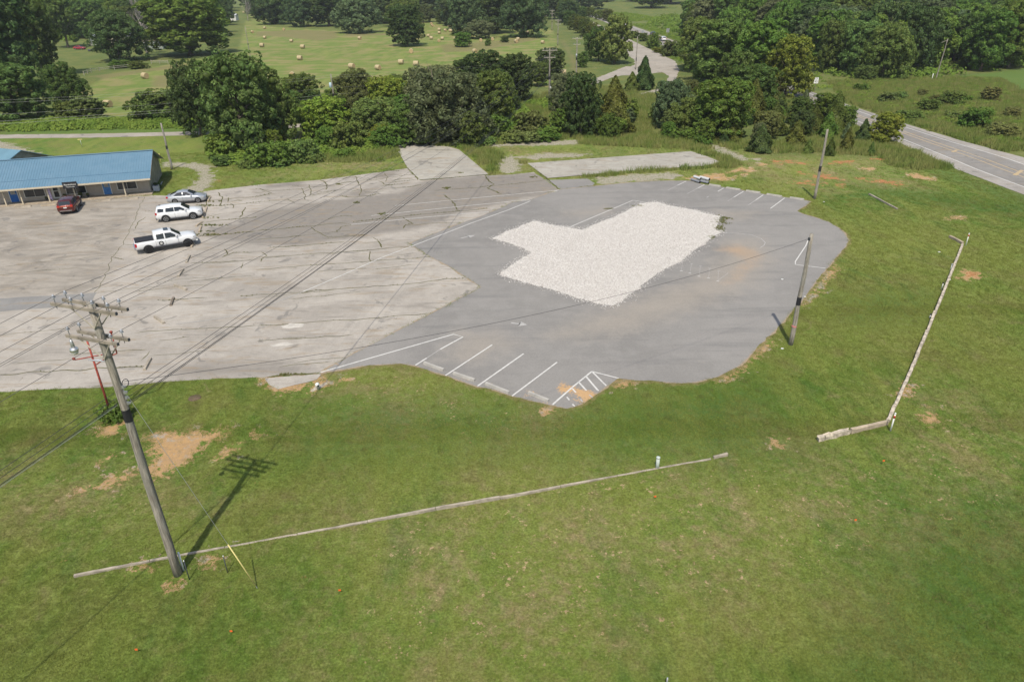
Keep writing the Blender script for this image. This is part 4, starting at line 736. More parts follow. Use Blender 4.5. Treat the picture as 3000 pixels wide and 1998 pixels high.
scatter('grass', P_[k_], gz_np(P_)[k_], np.concatenate([a[1] for a in A_])[k_], np.concatenate([a[2] for a in A_])[k_], src_obj('grass_tuft', tuft('grass_tuft', 3, 16, .17, .065, .011, M_GRASS, .9)), 'mown lawn grass around the parking lot')
# coarse dark clumps
P_ = ysample(2600, 20, 80); P_ = P_[off_hard(P_, -.3)]; P_ = P_[off_soil(P_)]; k_ = (field(P_, CLOV, -3, 3) + rng.normal(0, 1.2, len(P_))) > .6; P_ = P_[k_]
scatter('coarse_grass', P_, gz_np(P_), rng.uniform(.5, 1.1, len(P_)), rng.uniform(0, .5, len(P_)), src_obj('grass_clump', tuft('grass_clump', 4, 40, .3, .16, .018, M_WEED, .9)), 'coarse darker grass clumps in the lawn')
# tall grass on the rough ground
ROUGHZ = [W(p) for p in ([(1090,445),(1350,430),(1500,425),(1720,425),(2030,440),(2075,455),(2125,478),(2050,440),(2050,400),(1500,395),(1350,420)],[(1545,478),(1440,440),(1350,430),(1440,515)],[(1500,300),(1700,250),(1960,285),(1900,400),(2060,440),(2160,440),(2300,450),(2500,455),(2620,425),(2500,400),(2200,420),(1900,395),(1500,400)],
 [(1605,527),(1883,501),(2058,490),(2125,481),(2120,486),(2058,496),(1883,508),(1612,532)],[(2040,450),(2090,448),(2165,480),(2160,500),(2120,495)],[(2600,425),(2680,445),(2790,497),(2760,500),(2640,450)],[(640,470),(900,440),(1160,430),(1165,460),(1110,475),(900,480)])]
VERGE = [[(54,95),(60.3,96),(60.5,150),(59,200),(54,170),(50,120)],[(72,105),(95,108),(120,180),(110,185),(78,180),(70,150)]]
def fill(polys, dens_, ymax=400):
    out = []
    for q in polys:
        A = np.array(q); a, b = A.min(0), A.max(0); n = int((b[0] - a[0]) * (b[1] - a[1]) * dens_)
        if n <= 0: continue
        P = np.column_stack([rng.uniform(a[0], b[0], n), rng.uniform(a[1], b[1], n)]); P = P[sdist(P, q) > 0]; out.append(P)
    return np.vstack(out)
P_ = fill(ROUGHZ, 2.0); P_ = np.vstack([P_, fill(VERGE, 2.2)]); P_ = P_[off_hard(P_, -.15)]; P_ = P_[off_soil(P_)]; P_ = P_[(sdist(P_, APR) < -.5)]
scatter('tall_grass', P_, np.zeros(len(P_)), rng.uniform(.5, 1.5, len(P_)), rng.uniform(0, 1, len(P_)) ** 1.2, src_obj('tall_tuft', tuft('tall_tuft', 5, 60, .55, .62, .030, M_TALL, .45)), 'tall seeded grass and weeds on the rough ground')
# leafy undergrowth
def leafy(name, seed, n, r, h, leaf, mat):
    rg = np.random.default_rng(seed); D = rg.normal(size=(n, 3)); D[:, 2] = np.abs(D[:, 2]); D /= np.linalg.norm(D, axis=1, keepdims=True); C = D * np.array([r, r, h]) * rg.uniform(.5, 1, (n, 1)) ** .5
    V, F = leaf_quads(C, D + rg.normal(size=(n, 3)) * .5 + np.array([0, 0, .5]), leaf * rg.uniform(.6, 1.3, n), rg, 1.4); return mesh_np(name, V, F, np.repeat(rg.uniform(0, 1, n), 4), mat)
M_UNDER = grass_mat('undergrowth_leaves', base=((.110, .185, .032), (.185, .255, .048)))
UNDER = [W(p) for p in ([(-300,388),(0,386),(300,380),(590,376),(600,355),(300,352),(0,350),(-300,350)],[(640,478),(760,490),(900,470),(1150,440),(1160,420),(1080,400),(900,420),(700,440),(620,450)],[(1345,436),(1500,412),(1640,410),(1500,300),(1350,330),(1340,400)],[(1500,300),(1640,270),(1700,240),(1720,290),(1640,330)])]
UNDER += [[(76.5,108),(96,118),(112,165),(120,185),(100,186),(80,180),(72,150)], [(49.5,180),(56,170),(55,260),(53.5,295),(52,240)], [(68.5,260),(76,260),(72,400),(65,400)], [(60,415),(90,440),(80,520),(56,520)]]
BANK2 = [(72,150),(80,150),(84,240),(76,260),(69,250)]
P_ = fill(UNDER[:4], 1.3); P_ = np.vstack([P_, fill(UNDER[4:5], .24), fill(UNDER[5:], .33), fill([BANK2], .12)]); P_ = P_[off_hard(P_, -.5)]
P_ = P_[(sdist(P_, APR) < -.8)]; SRP = [tuple(p) for p in L_] + [tuple(p) for p in R_[::-1]]; P_ = P_[sdist(P_, SRP) < -.7]; P_ = P_[off_soil(P_)]
scatter('undergrowth', P_, np.zeros(len(P_)), np.where((P_[:, 0] < 12) & (P_[:, 1] < 175), 1.45, 1.0) * rng.uniform(.55, 1.3, len(P_)), rng.uniform(0, 1, len(P_)), src_obj('leafy_clump', leafy('leafy_clump', 6, 120, .8, .62, .19, M_UNDER)), 'vines and leafy undergrowth along hedgerow and banks')
# far woods floor and gaps
P_ = fill([[(t[0], t[1]) for t in FW]], .035); P_ = np.vstack([P_, fill([[(-300,345),(-150,340),(-130,350),(-160,430),(-330,430)]], .02)])
scatter('woodland_undergrowth', P_, np.zeros(len(P_)), rng.uniform(1.5, 4, len(P_)), rng.uniform(0, .6, len(P_)), src_obj('leafy_clump_b', leafy('leafy_clump_b', 7, 90, .8, .7, .19, M_UNDER)), 'undergrowth on the floor of the woods')
# weeds in the cracks and round the pads
wp = []; ws = []
for ln, wd in CRLINES:
    for p in ln:
        v = noise.noise(Vector((p.x * .5, p.y * .5, 2))) + .12 * wd
        if v > .16:
            for _ in range(int(1 + 3 * wd * max(0, v))): wp.append((p.x + random.uniform(-.06, .06) * wd, p.y + random.uniform(-.06, .06) * wd)); ws.append(random.uniform(.3, .75) * (.4 + .3 * wd))
for q in [(610,592),(600,640),(590,660),(590,680)]:
    x, y = G(*q)
    for _ in range(9): wp.append((x + random.uniform(-.2, 1.6), y + random.uniform(-.25, .25))); ws.append(random.uniform(.5, 1.2))
for q, n_, rx, ry in [((609,578),30,.5,.3),((625,661),40,1.6,.3),((600,603),25,1.2,.2),((618,688),40,1.6,.25),((1310,552),30,.6,.5),((1120,628),20,.5,.4),((990,541),20,.5,.3),((1046,595),25,.4,.6),((1350,508),20,.5,.3),((2112,648),60,.8,1.4),((2105,668),60,.6,1.2),((2130,640),25,.6,.5),((2085,697),25,.3,.6),((1870,605),20,.8,.3),((1560,520),20,.6,.3),((833,1098),14,.3,.1),((1783,613),20,.6,.15)]:
    x, y = G(*q)
    for _ in range(n_): wp.append((x + random.gauss(0, rx * .5), y + random.gauss(0, ry * .5))); ws.append(random.uniform(.4, 1.1))
wp = np.array(wp); scatter('crack_weeds', wp, np.full(len(wp), .02), np.array(ws), rng.uniform(0, 1, len(wp)), src_obj('weed_tuft', tuft('weed_tuft', 8, 22, .10, .16, .018, M_WEED, .8)), 'weeds growing out of the pavement cracks')
# white stones
M_STONE, nt_, b_ = new_mat('white_limestone'); b_.inputs['Roughness'].default_value = .9; oi_ = attr(nt_, 'tint', 'INSTANCER')
nt_.links.new(mix(nt_, oi_, (.44, .415, .39), (.64, .62, .59)), b_.inputs['Base Color'])
mg, ntg, bgx = new_mat('stone_bed'); bgx.inputs['Roughness'].default_value = .95; Pg = pos(ntg)
ntg.links.new(mix(ntg, ramp(ntg, noise_f(ntg, 9, 3, .8, Pg), .35, .65), (.34, .31, .28), (.48, .45, .42)), bgx.inputs['Base Color'])
sheet('gravel_bed', GRAV, .045, mg, jit=.22, step=.4, grid=0)
def pebble():
    bm = bmesh.new(); bmesh.ops.create_icosphere(bm, subdivisions=1, radius=.5)
    for v in bm.verts: v.co *= random.uniform(.75, 1.15); v.co.z *= .6
    me = bpy.data.meshes.new('stone'); bm.to_mesh(me); bm.free(); me.materials.append(M_STONE); return me
P_ = fill([GRAV], 190); kk = sdist(P_, GRAV); 
Q_ = P_[rng.uniform(0, 1, len(P_)) < .04] + rng.normal(0, .5, (int(0), 2)) if False else P_[:0]
A = np.array(GRAV); ed = np.vstack([A[i] + (A[(i + 1) % len(A)] - A[i]) * rng.uniform(0, 1, (120, 1)) + rng.normal(0, .33, (120, 2)) for i in range(len(A))])
P_ = np.vstack([P_, ed]); scatter('white_gravel', P_, .05 + rng.uniform(0, .03, len(P_)), rng.uniform(.045, .105, len(P_)), rng.uniform(0, 1, len(P_)), src_obj('stone', pebble()), 'white limestone gravel filling a cut in the asphalt')
# ------------------------------------------------------------ shared materials
WOOD = S('weathered_wood', (.245, .215, .175), .9, var=.3, scale=1.6, bmp=.01); WOODL = S('pale_wood', (.36, .33, .27), .9, var=.2, scale=2)
def pole_mat():
    m, nt, b = new_mat('pole_wood'); P = N(nt, 'ShaderNodeTexCoord').outputs['Object']; b.inputs['Roughness'].default_value = .9
    n = noise_f(nt, 3, 5, .75, scl_vec(nt, P, (5, 5, .35))); n2 = noise_f(nt, .7, 3, .6, P)
    c = mix(nt, ramp(nt, n, .35, .68), (.15, .13, .105), (.38, .345, .29)); c = mix(nt, ramp(nt, n2, .45, .65, 0, .55), c, (.21, .21, .185)); nt.links.new(c, b.inputs['Base Color']); bump(nt, b, n, .02); return m
POLE = pole_mat()
GALV = S('galvanised_steel', (.45, .46, .47), .45, .7, var=.12); STEEL = S('painted_dark_steel', (.06, .065, .08), .5, .2); BLACK = S('black_sleeve', (.022, .022, .026), .6, var=.1); PORC = S('insulator_grey', (.36, .38, .42), .25, 0, var=.05)
WHITEP = S('white_plastic', (.72, .73, .70), .4, var=.05); YELP = S('yellow_plastic', (.58, .50, .20), .5, var=.08); REDP = S('red_band', (.45, .05, .035), .5, var=.08); PVCG = S('pale_green_pipe', (.42, .47, .43), .45, var=.06)
CONC = S('old_concrete', (.32, .28, .225), .95, var=.22, scale=2.2, bmp=.02); CONCL = S('pale_concrete', (.36, .345, .315), .9, var=.12, scale=3, bmp=.01); CONCT = S('tan_concrete', (.35, .29, .215), .95, var=.2, scale=2.5, bmp=.02)
CONCW = S('broken_white_concrete', (.42, .365, .29), .95, var=.38, scale=3, bmp=.03); REDRUST = S('rusty_red_paint', (.27, .055, .040), .7, var=.35, scale=5)
TREATED = S('old_timber', (.17, .14, .11), .9, var=.3, scale=4)

# ------------------------------------------------------------ utility poles and wires
def insulator(p, par, s=1.0):
    o = MB().lathe([(.012, -.20), (.014, 0), (.05 * s, .02), (.085 * s, .05), (.03 * s, .075), (.065 * s, .10), (.03 * s, .125), (.028 * s, .16), (.008, .17)], (0, 0, 0), 10).build('insulator', [PORC], par, True, loc=p)
    return o
def upole(x, y, h, rb, rt, label, cat='utility pole', band=None, group=None, lean=(0, 0)):
    o = empty('utility_pole', (x, y, 0))
    k = 9; pts = [(lean[0] * i / k + .02 * math.sin(i * 1.3), lean[1] * i / k, h * i / k - (.3 if i == 0 else 0)) for i in range(k + 1)]
    MB().tube(pts, [rb + (rt - rb) * i / k for i in range(k + 1)], 14).build('mast', POLE, o, True)
    if band:
        z0, z1 = band; f = lambda z: rb + (rt - rb) * z / h + .006
        MB().tube([(lean[0] * z0 / h + .02 * math.sin(z0 / h * 9 * 1.3), lean[1] * z0 / h, z0), (lean[0] * z1 / h + .02 * math.sin(z1 / h * 9 * 1.3), lean[1] * z1 / h, z1)], [f(z0), f(z1)], 14).build('black_sleeve', BLACK, o)
    return tag(o, label, cat, group)
p0 = G(522, 1685)
P0 = upole(*p0, 13.9, .195, .14, 'tall weathered utility pole with four crossarms in the left foreground lawn', band=(8.6, 9.18))
ARM = Vector((.949, -.317, 0)); ANR = Vector((.317, .949, 0)); ATT0 = []
ARMZ = {}
for z, half, cen, ins in ((13.66, 1.55, -.22, (-1.33, -.50, .52, 1.24)), (12.34, 1.25, -.30, (-1.08, 1.0))):
    for sgn in (-1, 1):
        c = ARM * (cen + (.06 if sgn > 0 else -.05)) + ANR * (.21 * sgn + .05); a = c - ARM * half + Vector((0, 0, z)); b = c + ARM * half + Vector((0, 0, z))
        MB().bar(a, b, .10, .13).build('crossarm', WOOD, P0)
        MB().bar(b + ARM * .002, b + ARM * .03, .085, .11).build('end_plate', STEEL, P0)
        for t in ins:
            q = c + ARM * t + Vector((0, 0, z + .24)); insulator(q, P0, .95)
            MB().tube([q - Vector((0, 0, .42)), q - Vector((0, 0, .16))], .013, 6).build('pin', STEEL, P0)
            if sgn > 0: ATT0.append((q - ANR * .2 + Vector((0, 0, .14))))
        for e in (-.72, .72):
            MB().bar(c + ARM * (e + .1) + Vector((0, 0, z - .06)), Vector((0, 0, z - .78)) + ANR * .18 * sgn, .045, .03).build('brace', WOODL, P0)
for z in (9.95, 9.7, 9.45, 10.2):
    MB().box((.17, 0, z), (.16, .07, .12)).box((.27, .02, z), (.07, .05, .08)).build('clamp', GALV, P0)
MB().tube([(-.2, .1, 11.3), (-.5, .12, 11.35), (-.95, .2, 11.33)], [.01, .05, .012], 8).build('strain_insulator', PORC, P0, True)
MB().tube([(.28 + .13 * math.cos(a), .1 + .1 * math.sin(a), 10.32 + .13 * math.sin(a * 1.0)) for a in [i * .52 for i in range(13)]], .016, 6).build('cable_coil', BLACK, P0, True)
MB().tube([(.235, 0, 0), (.20, 0, 4), (.17, 0, 9)], .012, 6).build('ground_wire', STEEL, P0)
# street light hung under the crossarm
lp = Vector((p0[0], p0[1], 0)) + ARM * (-1.38) - ANR * .22 + Vector((0, 0, 12.1))
SLT = empty('street_light', lp); MB().lathe([(.045, .12), (.06, .0), (.075, -.16), (.06, -.2)], n=12).build('ballast', GALV, SLT, True)
MB().lathe([(.06, -.2), (.15, -.26), (.165, -.36), (.13, -.38)], n=16).build('reflector', S('aluminium', (.62, .63, .64), .3, .8, var=.05), SLT, True)
MB().lathe([(.13, -.38), (.125, -.46), (.07, -.52), (.01, -.53)], n=16).build('lens', S('frosted_lens', (.58, .57, .50), .3, var=.03), SLT, True); tag(SLT, 'silver street light under the left end of the lower crossarm', 'street light')
# far double crossarm poles of the same line
def linepole(px, pyb, pyt, label, arms, band=True, tr=False):
    x, y = G(px, pyb); h = htop(px, pyb, pyt); o = upole(x, y, h, .20, .13, label, band=(h * .40, h * .46) if band else None); att = []
    for z, L in arms:
        MB().bar((-L / 2, -.16, h - z), (L / 2, -.16, h - z), .1, .13).build('crossarm', WOODL, o); 
        for t in (-.42, -.2, .2, .42) if z < 1.5 else (-.42, .42):
            insulator((t * L, -.16, h - z + .2), o, 1.1); att.append(Vector((x + t * L, y - .16, h - z + .3)))
        for e in (-1, 1): MB().bar((e * L * .22, -.16, h - z - .05), (0, -.1, h - z - .8), .05, .04).build('brace', WOODL, o)
    if tr: MB().lathe([(.2, -.4), (.24, -.36), (.24, .35), (.18, .42), (.05, .45)], n=14).build('transformer', GALV, o, True, loc=(-.1, -.36, h * .52))
    return o, att, (x, y, h)
PA, attA, pa = linepole(1609, 292, 143, 'grey double crossarm pole standing beside the service road', [(.35, 3.2), (1.75, 2.5)], tr=False)
MB().lathe([(.18, -.4), (.2, .3), (.1, .42)], n=12).build('meter_box', WHITEP, PA, True, loc=(.34, -.2, 2.4)); MB().tube([(.26, -.1, 0), (.22, -.1, 4.2)], .06, 8).build('conduit', STEEL, PA, True)
PB, attB, pb = linepole(1688, 220, 110, 'double crossarm pole with a pale transformer near the tree beside the old road', [(.3, 2.6), (1.75, 1.9)], tr=True)
PC, attC, pc = linepole(1634, 134, 58, 'double crossarm pole standing in the hay field corner', [(.3, 2.6), (1.6, 2.0)])
PD, attD, pd = linepole(1617, 90, 30, 'distant double crossarm pole just above the hay field corner one', [(.3, 2.6), (1.6, 2.0)])
PE, attE, pe = linepole(1600, 55, 4, 'most distant double crossarm pole near the top of the view', [(.3, 2.6), (1.6, 2.0)], band=False)
x_, y_ = G(1589, 36); upole(x_, y_, 9.5, .16, .1, 'thin plain distant pole left of the most distant crossarm pole')
r1 = G(2316, 1010); R1P = upole(*r1, 8.55, .175, .13, 'plain grey pole with black sleeve at the right edge of the asphalt lot', band=(3.24, 3.86))
MB().box((-.16, -.05, 8.2), (.14, .1, .2)).build('bracket', STEEL, R1P); MB().tube([(-.005, 0, 1.5), (.005, 0, 1.6)], .18, 14).build('pink_ribbon', S('pink_tape', (.6, .2, .2), .6), R1P)
r2 = G(2386, 583); upole(*r2, 8.15, .17, .12, 'plain grey pole in the grass by the far corner of the asphalt lot', band=(3.3, 3.95))
l_ = G(504, 497); LP = upole(*l_, 6.5, .16, .11, 'leaning grey pole behind the right end of the blue roofed building', band=(2.9, 3.4)); MB().box((.15, -.05, 1.0), (.14, .14, .9)).build('meter_box', GALV, LP); MB().tube([(.13, 0, 0), (.13, 0, 3)], .03, 6).build('conduit', GALV, LP)
t_ = G(985, 345); TP = upole(*t_, 8.0, .15, .10, 'pole with a pale blue transformer rising from the hedgerow', band=(3.9, 4.5)); MB().lathe([(.2, -.42), (.24, -.38), (.24, .38), (.17, .44), (.05, .48)], n=16).build('transformer', S('pale_blue_paint', (.42, .55, .60), .4, var=.05), TP, True, loc=(-.32, -.1, 6.0)); MB().bar((-.05, -.1, 6.9), (-.32, -.1, 6.5), .03, .03).build('cutout', STEEL, TP)
fr = G(2740, 237); FR = upole(*fr, 9.4, .14, .09, 'thin leaning pole standing before the dark wood at the right', lean=(.5, 0)); MB().bar((.45, 0, 9.1), (-.9, -.1, 8.6), .06, .06).build('arm', WOODL, FR); MB().bar((-.2, -.05, 4.4), (.5, -.05, 4.4), .05, .05).build('step', STEEL, FR)
r3 = G(2063, 240); R3P = upole(*r3, 7.6, .15, .10, 'pole with a short crossarm before the woods right of the old road'); MB().bar((-.8, -.1, 7.3), (.8, -.1, 7.3), .09, .1).build('crossarm', WOODL, R3P)
s_ = G(2228, 275); upole(*s_, 7.9, .15, .10, 'pole among the trees left of the speed limit sign')
q_ = G(1862, 205); upole(*q_, 8.6, .13, .09, 'slim pole with a dark sleeve at the left edge of the old road', band=(2.2, 3.2))
d_ = G(736, 184); upole(*d_, 10.5, .13, .09, 'thin pole on the left side of the hay field', band=(5.2, 5.8))
WIREM = S('weathered_wire', (.10, .10, .10), .6, .2, var=.05); CABLEM = S('dark_cable', (.035, .035, .04), .5, var=.05); PALEW = S('pale_wire', (.28, .29, .28), .5, .3, var=.05)
def wire(a, b, sag, r, mat, label, group, name='overhead_wire'):
    a = Vector(a); b = Vector(b); n = 28; pts = [a.lerp(b, i / n) - Vector((0, 0, sag * 4 * (i / n) * (1 - i / n))) for i in range(n + 1)]
    o = MB().tube([p - a for p in pts], r, 5).build(name, mat, loc=a, fix=False); return tag(o, label, 'wire', group)
B0 = Vector((p0[0], p0[1], 0)); prev = Vector((-40, -38, 0))
A0 = [B0 + q for q in ATT0]
tops = sorted(A0[:4], key=lambda v: v.x); tA = sorted(attA[:4], key=lambda v: v.x)
for i in range(4):
    wire(tops[i], tA[i], 2.6, .009, WIREM, 'upper crossarm wire from the foreground pole to the service road pole', 'upper crossarm wires to the service road pole')
    wire(tops[i], Vector((prev.x + (i - 1.5) * .8, prev.y, 13.6)), 1.0, .009, WIREM, 'upper crossarm wire leaving the foreground pole towards the left', 'upper crossarm wires leaving to the left')
for a, b in zip(sorted(A0[4:], key=lambda v: v.x), sorted(attA[4:], key=lambda v: v.x)):
    wire(a, b, 2.5, .009, WIREM, 'lower crossarm wire from the foreground pole to the service road pole', 'lower crossarm wires to the service road pole')
    wire(a, Vector((prev.x + (a.x - B0.x), prev.y, 12.2)), 1.0, .009, WIREM, 'lower crossarm wire leaving the foreground pole towards the left', 'lower crossarm wires leaving to the left')
for i, (z, r) in enumerate(((9.95, .010), (9.7, .010), (9.47, .016), (9.40, .012))):
    wire(B0 + Vector((.25, .05, z)), Vector((pa[0], pa[1] - .2, 5.0 + (z - 9.4) * .8)), 1.9 - i * .05, r, CABLEM, 'dark communication cable from the foreground pole to the service road pole', 'communication cables to the service road pole', 'cable')
    wire(B0 + Vector((-.2, -.05, z)), Vector((prev.x, prev.y, 8.4 + (z - 9.4))), .8, r, CABLEM if i < 3 else PALEW, 'communication cable leaving the foreground pole towards the lower left', 'communication cables leaving to the lower left', 'cable')
wire(Vector((r1[0] - .15, r1[1], 8.2)), B0 + Vector((.25, .1, 10.4)), 1.1, .010, CABLEM, 'long single cable between the foreground pole and the pole at the lot edge', None, 'cable')
for X_, Y_, nm in ((attA, attB, 'a'), (attB, attC, 'b'), (attC, attD, 'c'), (attD, attE, 'd')):
    for a, b in list(zip(X_, Y_))[:5]: wire(a, b, .6, .009, WIREM, 'thin wire strung between the far double crossarm poles', 'wires between the far double crossarm poles')
tp = Vector((t_[0], t_[1], 0)); lf = Vector((-96, 108, 0))
for i, (z, s_g) in enumerate(((7.8, .9), (7.4, .9), (5.6, .8), (4.4, .6), (3.9, .5))):
    wire(tp + Vector((0, -.1, z)), lf + Vector((0, 0, z + .8)), s_g, .010 if i < 3 else .014, PALEW, 'pale wire running left from the transformer pole across the weedy strip', 'pale wires left of the transformer pole')
    if i < 4: wire(tp + Vector((0, -.1, z)), Vector((pa[0], pa[1], z + 1.0)), .7, .009, PALEW, 'pale wire between the transformer pole and the service road pole', 'pale wires right of the transformer pole')
wire(Vector((pa[0], pa[1], 6.0)), Vector((r3[0], r3[1], 7.2)), .8, .009, PALEW, 'pale wire crossing the old road to the pole before the woods', None)
wire(Vector((r3[0], r3[1], 7.2)), Vector((s_[0], s_[1], 7.6)), .4, .009, PALEW, 'thin wire between the two poles among the right trees', None)
# guy wire with yellow guard
g0 = Vector((*G(757, 1727), 0)); at = B0 + Vector((.2, -.02, 10.1)); gd = (at - g0); GU = empty('guy_wire', g0)
MB().tube([gd * .0, gd * .03], .016, 6).build('anchor_rod', GALV, GU); MB().tube([gd * .03, gd], .009, 5).build('strand', PALEW, GU); MB().tube([gd * .022, gd * .25], .026, 8).build('guard', YELP, GU, True); tag(GU, 'guy wire with a yellow guard right of the foreground pole', 'guy wire')
def post(px, py, h, r, mats, label, cat='marker post', name='marker_post', lean=(0, 0), cap=None, band=None):
    x, y = G(px, py); o = empty(name, (x, y, 0)); MB().tube([(0, 0, -.1), (lean[0], lean[1], h)], r, 12).build('shaft', mats, o, True)
    if band: MB().tube([(lean[0] * band[0] / h, lean[1] * band[0] / h, band[0]), (lean[0] * band[1] / h, lean[1] * band[1] / h, band[1])], r * 1.12, 12).build('red_band', REDP, o, True)
    if cap: MB().lathe([(r * 1.15, 0), (r * 1.15, .05), (r * .8, .08), (.01, .09)], (lean[0], lean[1], h - .03), 12).build('cap', cap, o, True)
    return tag(o, label, cat)
post(2608, 1264, 1.28, .045, WHITEP, 'white post with red band at the near corner of the kerb wall', band=(.95, 1.15), cap=WHITEP); post(2829, 720, 1.25, .045, WHITEP, 'white post with red band at the far corner of the kerb wall', band=(.95, 1.15), cap=WHITEP)
post(1925, 1374, .80, .10, PVCG, 'short pale green pipe standing against the long kerb', 'pipe', 'vent_pipe', cap=PVCG)
post(539, 1674, 1.15, .045, WHITEP, 'white conduit pipe beside the foot of the foreground pole', 'pipe', 'conduit_pipe', lean=(-.02, .05)); post(556, 1700, 1.2, .022, STEEL, 'thin dark stake with a white tip beside the foreground pole', cap=WHITEP); post(668, 1681, 1.1, .022, STEEL, 'thin dark stake with a white tip left of the yellow guy guard', cap=WHITEP)
post(1952, 2012, .55, .03, GALV, 'grey metal stake cut by the bottom of the view'); post(2729, 238, 1.7, .07, WHITEP, 'white marker post at the foot of the leaning pole before the wood')
for i, (px, py, lab) in enumerate(((2783, 795, 'grey pipe on the left of the kerb wall, nearest its far corner'), (2757, 850, 'grey pipe with dark valve on the left of the kerb wall'), (2723, 932, 'small grey pipe stub on the left of the kerb wall, lowest of three'))):
    x, y = G(px, py); o = empty('standpipe', (x, y, 0)); MB().tube([(0, 0, -.1), (.1, .12, .6 if i < 2 else .25)], .035, 10).build('pipe', GALV, o, True); MB().lathe([(.055, 0), (.07, .05), (.03, .1)], (.1, .12, .58 if i < 2 else .22), 10).build('cap', PORC if i == 0 else BLACK, o, True); tag(o, lab, 'pipe')
# hydrant like white standpipe on a small slab
x, y = G(932, 1141); o = empty('standpipe', (x, y, 0)); MB().lathe([(.09, 0), (.085, .28), (.14, .3), (.15, .42), (.09, .5), (.01, .52)], n=14).build('body', WHITEP, o, True); MB().tube([(.05, -.08, .36), (.09, -.16, .36)], .06, 10).build('outlet', BLACK, o, True); tag(o, 'white capped standpipe on a small slab beside the lot entrance', 'pipe')
sheet('small_slab', W([(907,1145),(925,1132),(955,1120),(962,1126),(940,1138),(915,1150)]), .03, CONCW, jit=.05, step=.2, grid=0)
# brown lid, flags, litter
x, y = G(571, 1166); o = MB().lathe([(.42, 0), (.40, .035), (.01, .05)], n=20).build('ground_lid', S('brown_lid', (.12, .085, .06), .9), None, True, loc=(x, y, 0)); tag(o, 'round brown lid set in the grass right of the red mast', 'lid')
ORG = S('orange_flag', (.80, .14, .03), .6)
for (px, py), lab in zip(((675,1860),(398,1914),(992,1740),(1914,1465),(2582,1360),(2499,1534)), ('tiny orange flag in the lower left lawn, right one of two', 'tiny orange flag nearest the bottom left corner', 'tiny orange flag in the lawn below the middle of the long kerb', 'tiny orange flag below the pale green pipe', 'tiny orange flag below the near end of the kerb wall', 'tiny orange flag in the middle of the right lawn')):
    x, y = G(px, py); o = empty('pin_flag', (x, y, 0)); MB().tube([(0, 0, 0), (.02, 0, .28)], .004, 4).build('wire_stem', STEEL, o); MB().prism([(.02, .2), (.14, .21), (.13, .30), (.02, .29)], -.004, .004, axis='y').build('flag', ORG, o); tag(o, lab, 'flag')
for (px, py), lab in zip(((2291,1023),(2357,871),(2413,593),(2751,740),(2782,821),(2291,820)), ('scrap of white paper near the foot of the pole at the lot edge','white scrap at the asphalt edge beside the black sleeve','white scrap in the grass by the far corner pole','white scrap left of the kerb wall','white scrap at the right of the kerb wall','pale scrap on the asphalt lot')):
    x, y = G(px, py); r_ = random.Random(px); o = MB().prism([(.12 * math.cos(a) * r_.uniform(.5, 1.2), .09 * math.sin(a) * r_.uniform(.5, 1.2)) for a in [i * 1.05 for i in range(6)]], .04, .07).build('paper_scrap', WHITEP, None, loc=(x, y, 0)); tag(o, lab, 'litter')
# red mast with arms, bush with blue flowers
rp = G(328, 1222); RM = empty('sign_mast', (*rp, 0)); Hm = 5.5
MB().tube([(0, 0, -.2), (0, .05, Hm)], [.075, .055], 12).build('mast', REDRUST, RM, True)
a1 = Vector((.05, .0, 4.35)); MB().tube([a1 + Vector((-.95, -.25, -.05)), a1 + Vector((1.0, .22, .12))], .035, 8).build('crossbar', REDRUST, RM, True)
MB().tube([(0, .02, 3.75), (.72, .25, 4.15), (1.25, .5, 4.3)], .035, 8).build('strut', REDRUST, RM, True); MB().tube([(1.25, .5, 4.3), (1.2, .65, 5.6)], .04, 8).build('upright', REDRUST, RM, True)
for p in ((-.95, -.25, 4.3), (1.2, .65, 5.6), (0, .05, Hm)): MB().lathe([(.05, 0), (.09, .04), (.09, .12), (.04, .16)], p, 10).build('lamp_socket', REDRUST, RM, True)
tag(RM, 'rusty red mast with side arms behind the foreground pole', 'mast')
bx = plant('bush3', 'green', rp[0] + .35, rp[1] - .1, 1.1, 1.9, 'small bush with blue flowers at the foot of the red mast', 'bush')
FL = S('blue_flower', (.08, .28, .65), .6)
for i in range(9):
    o = MB().lathe([(.05, 0), (.09, .03), (.01, .05)], n=8).build('flower', FL, bx, loc=((random.uniform(-.9, .9)) * 1.5, -1.4 - random.uniform(-.3, .5), random.uniform(.8, 2.0)))
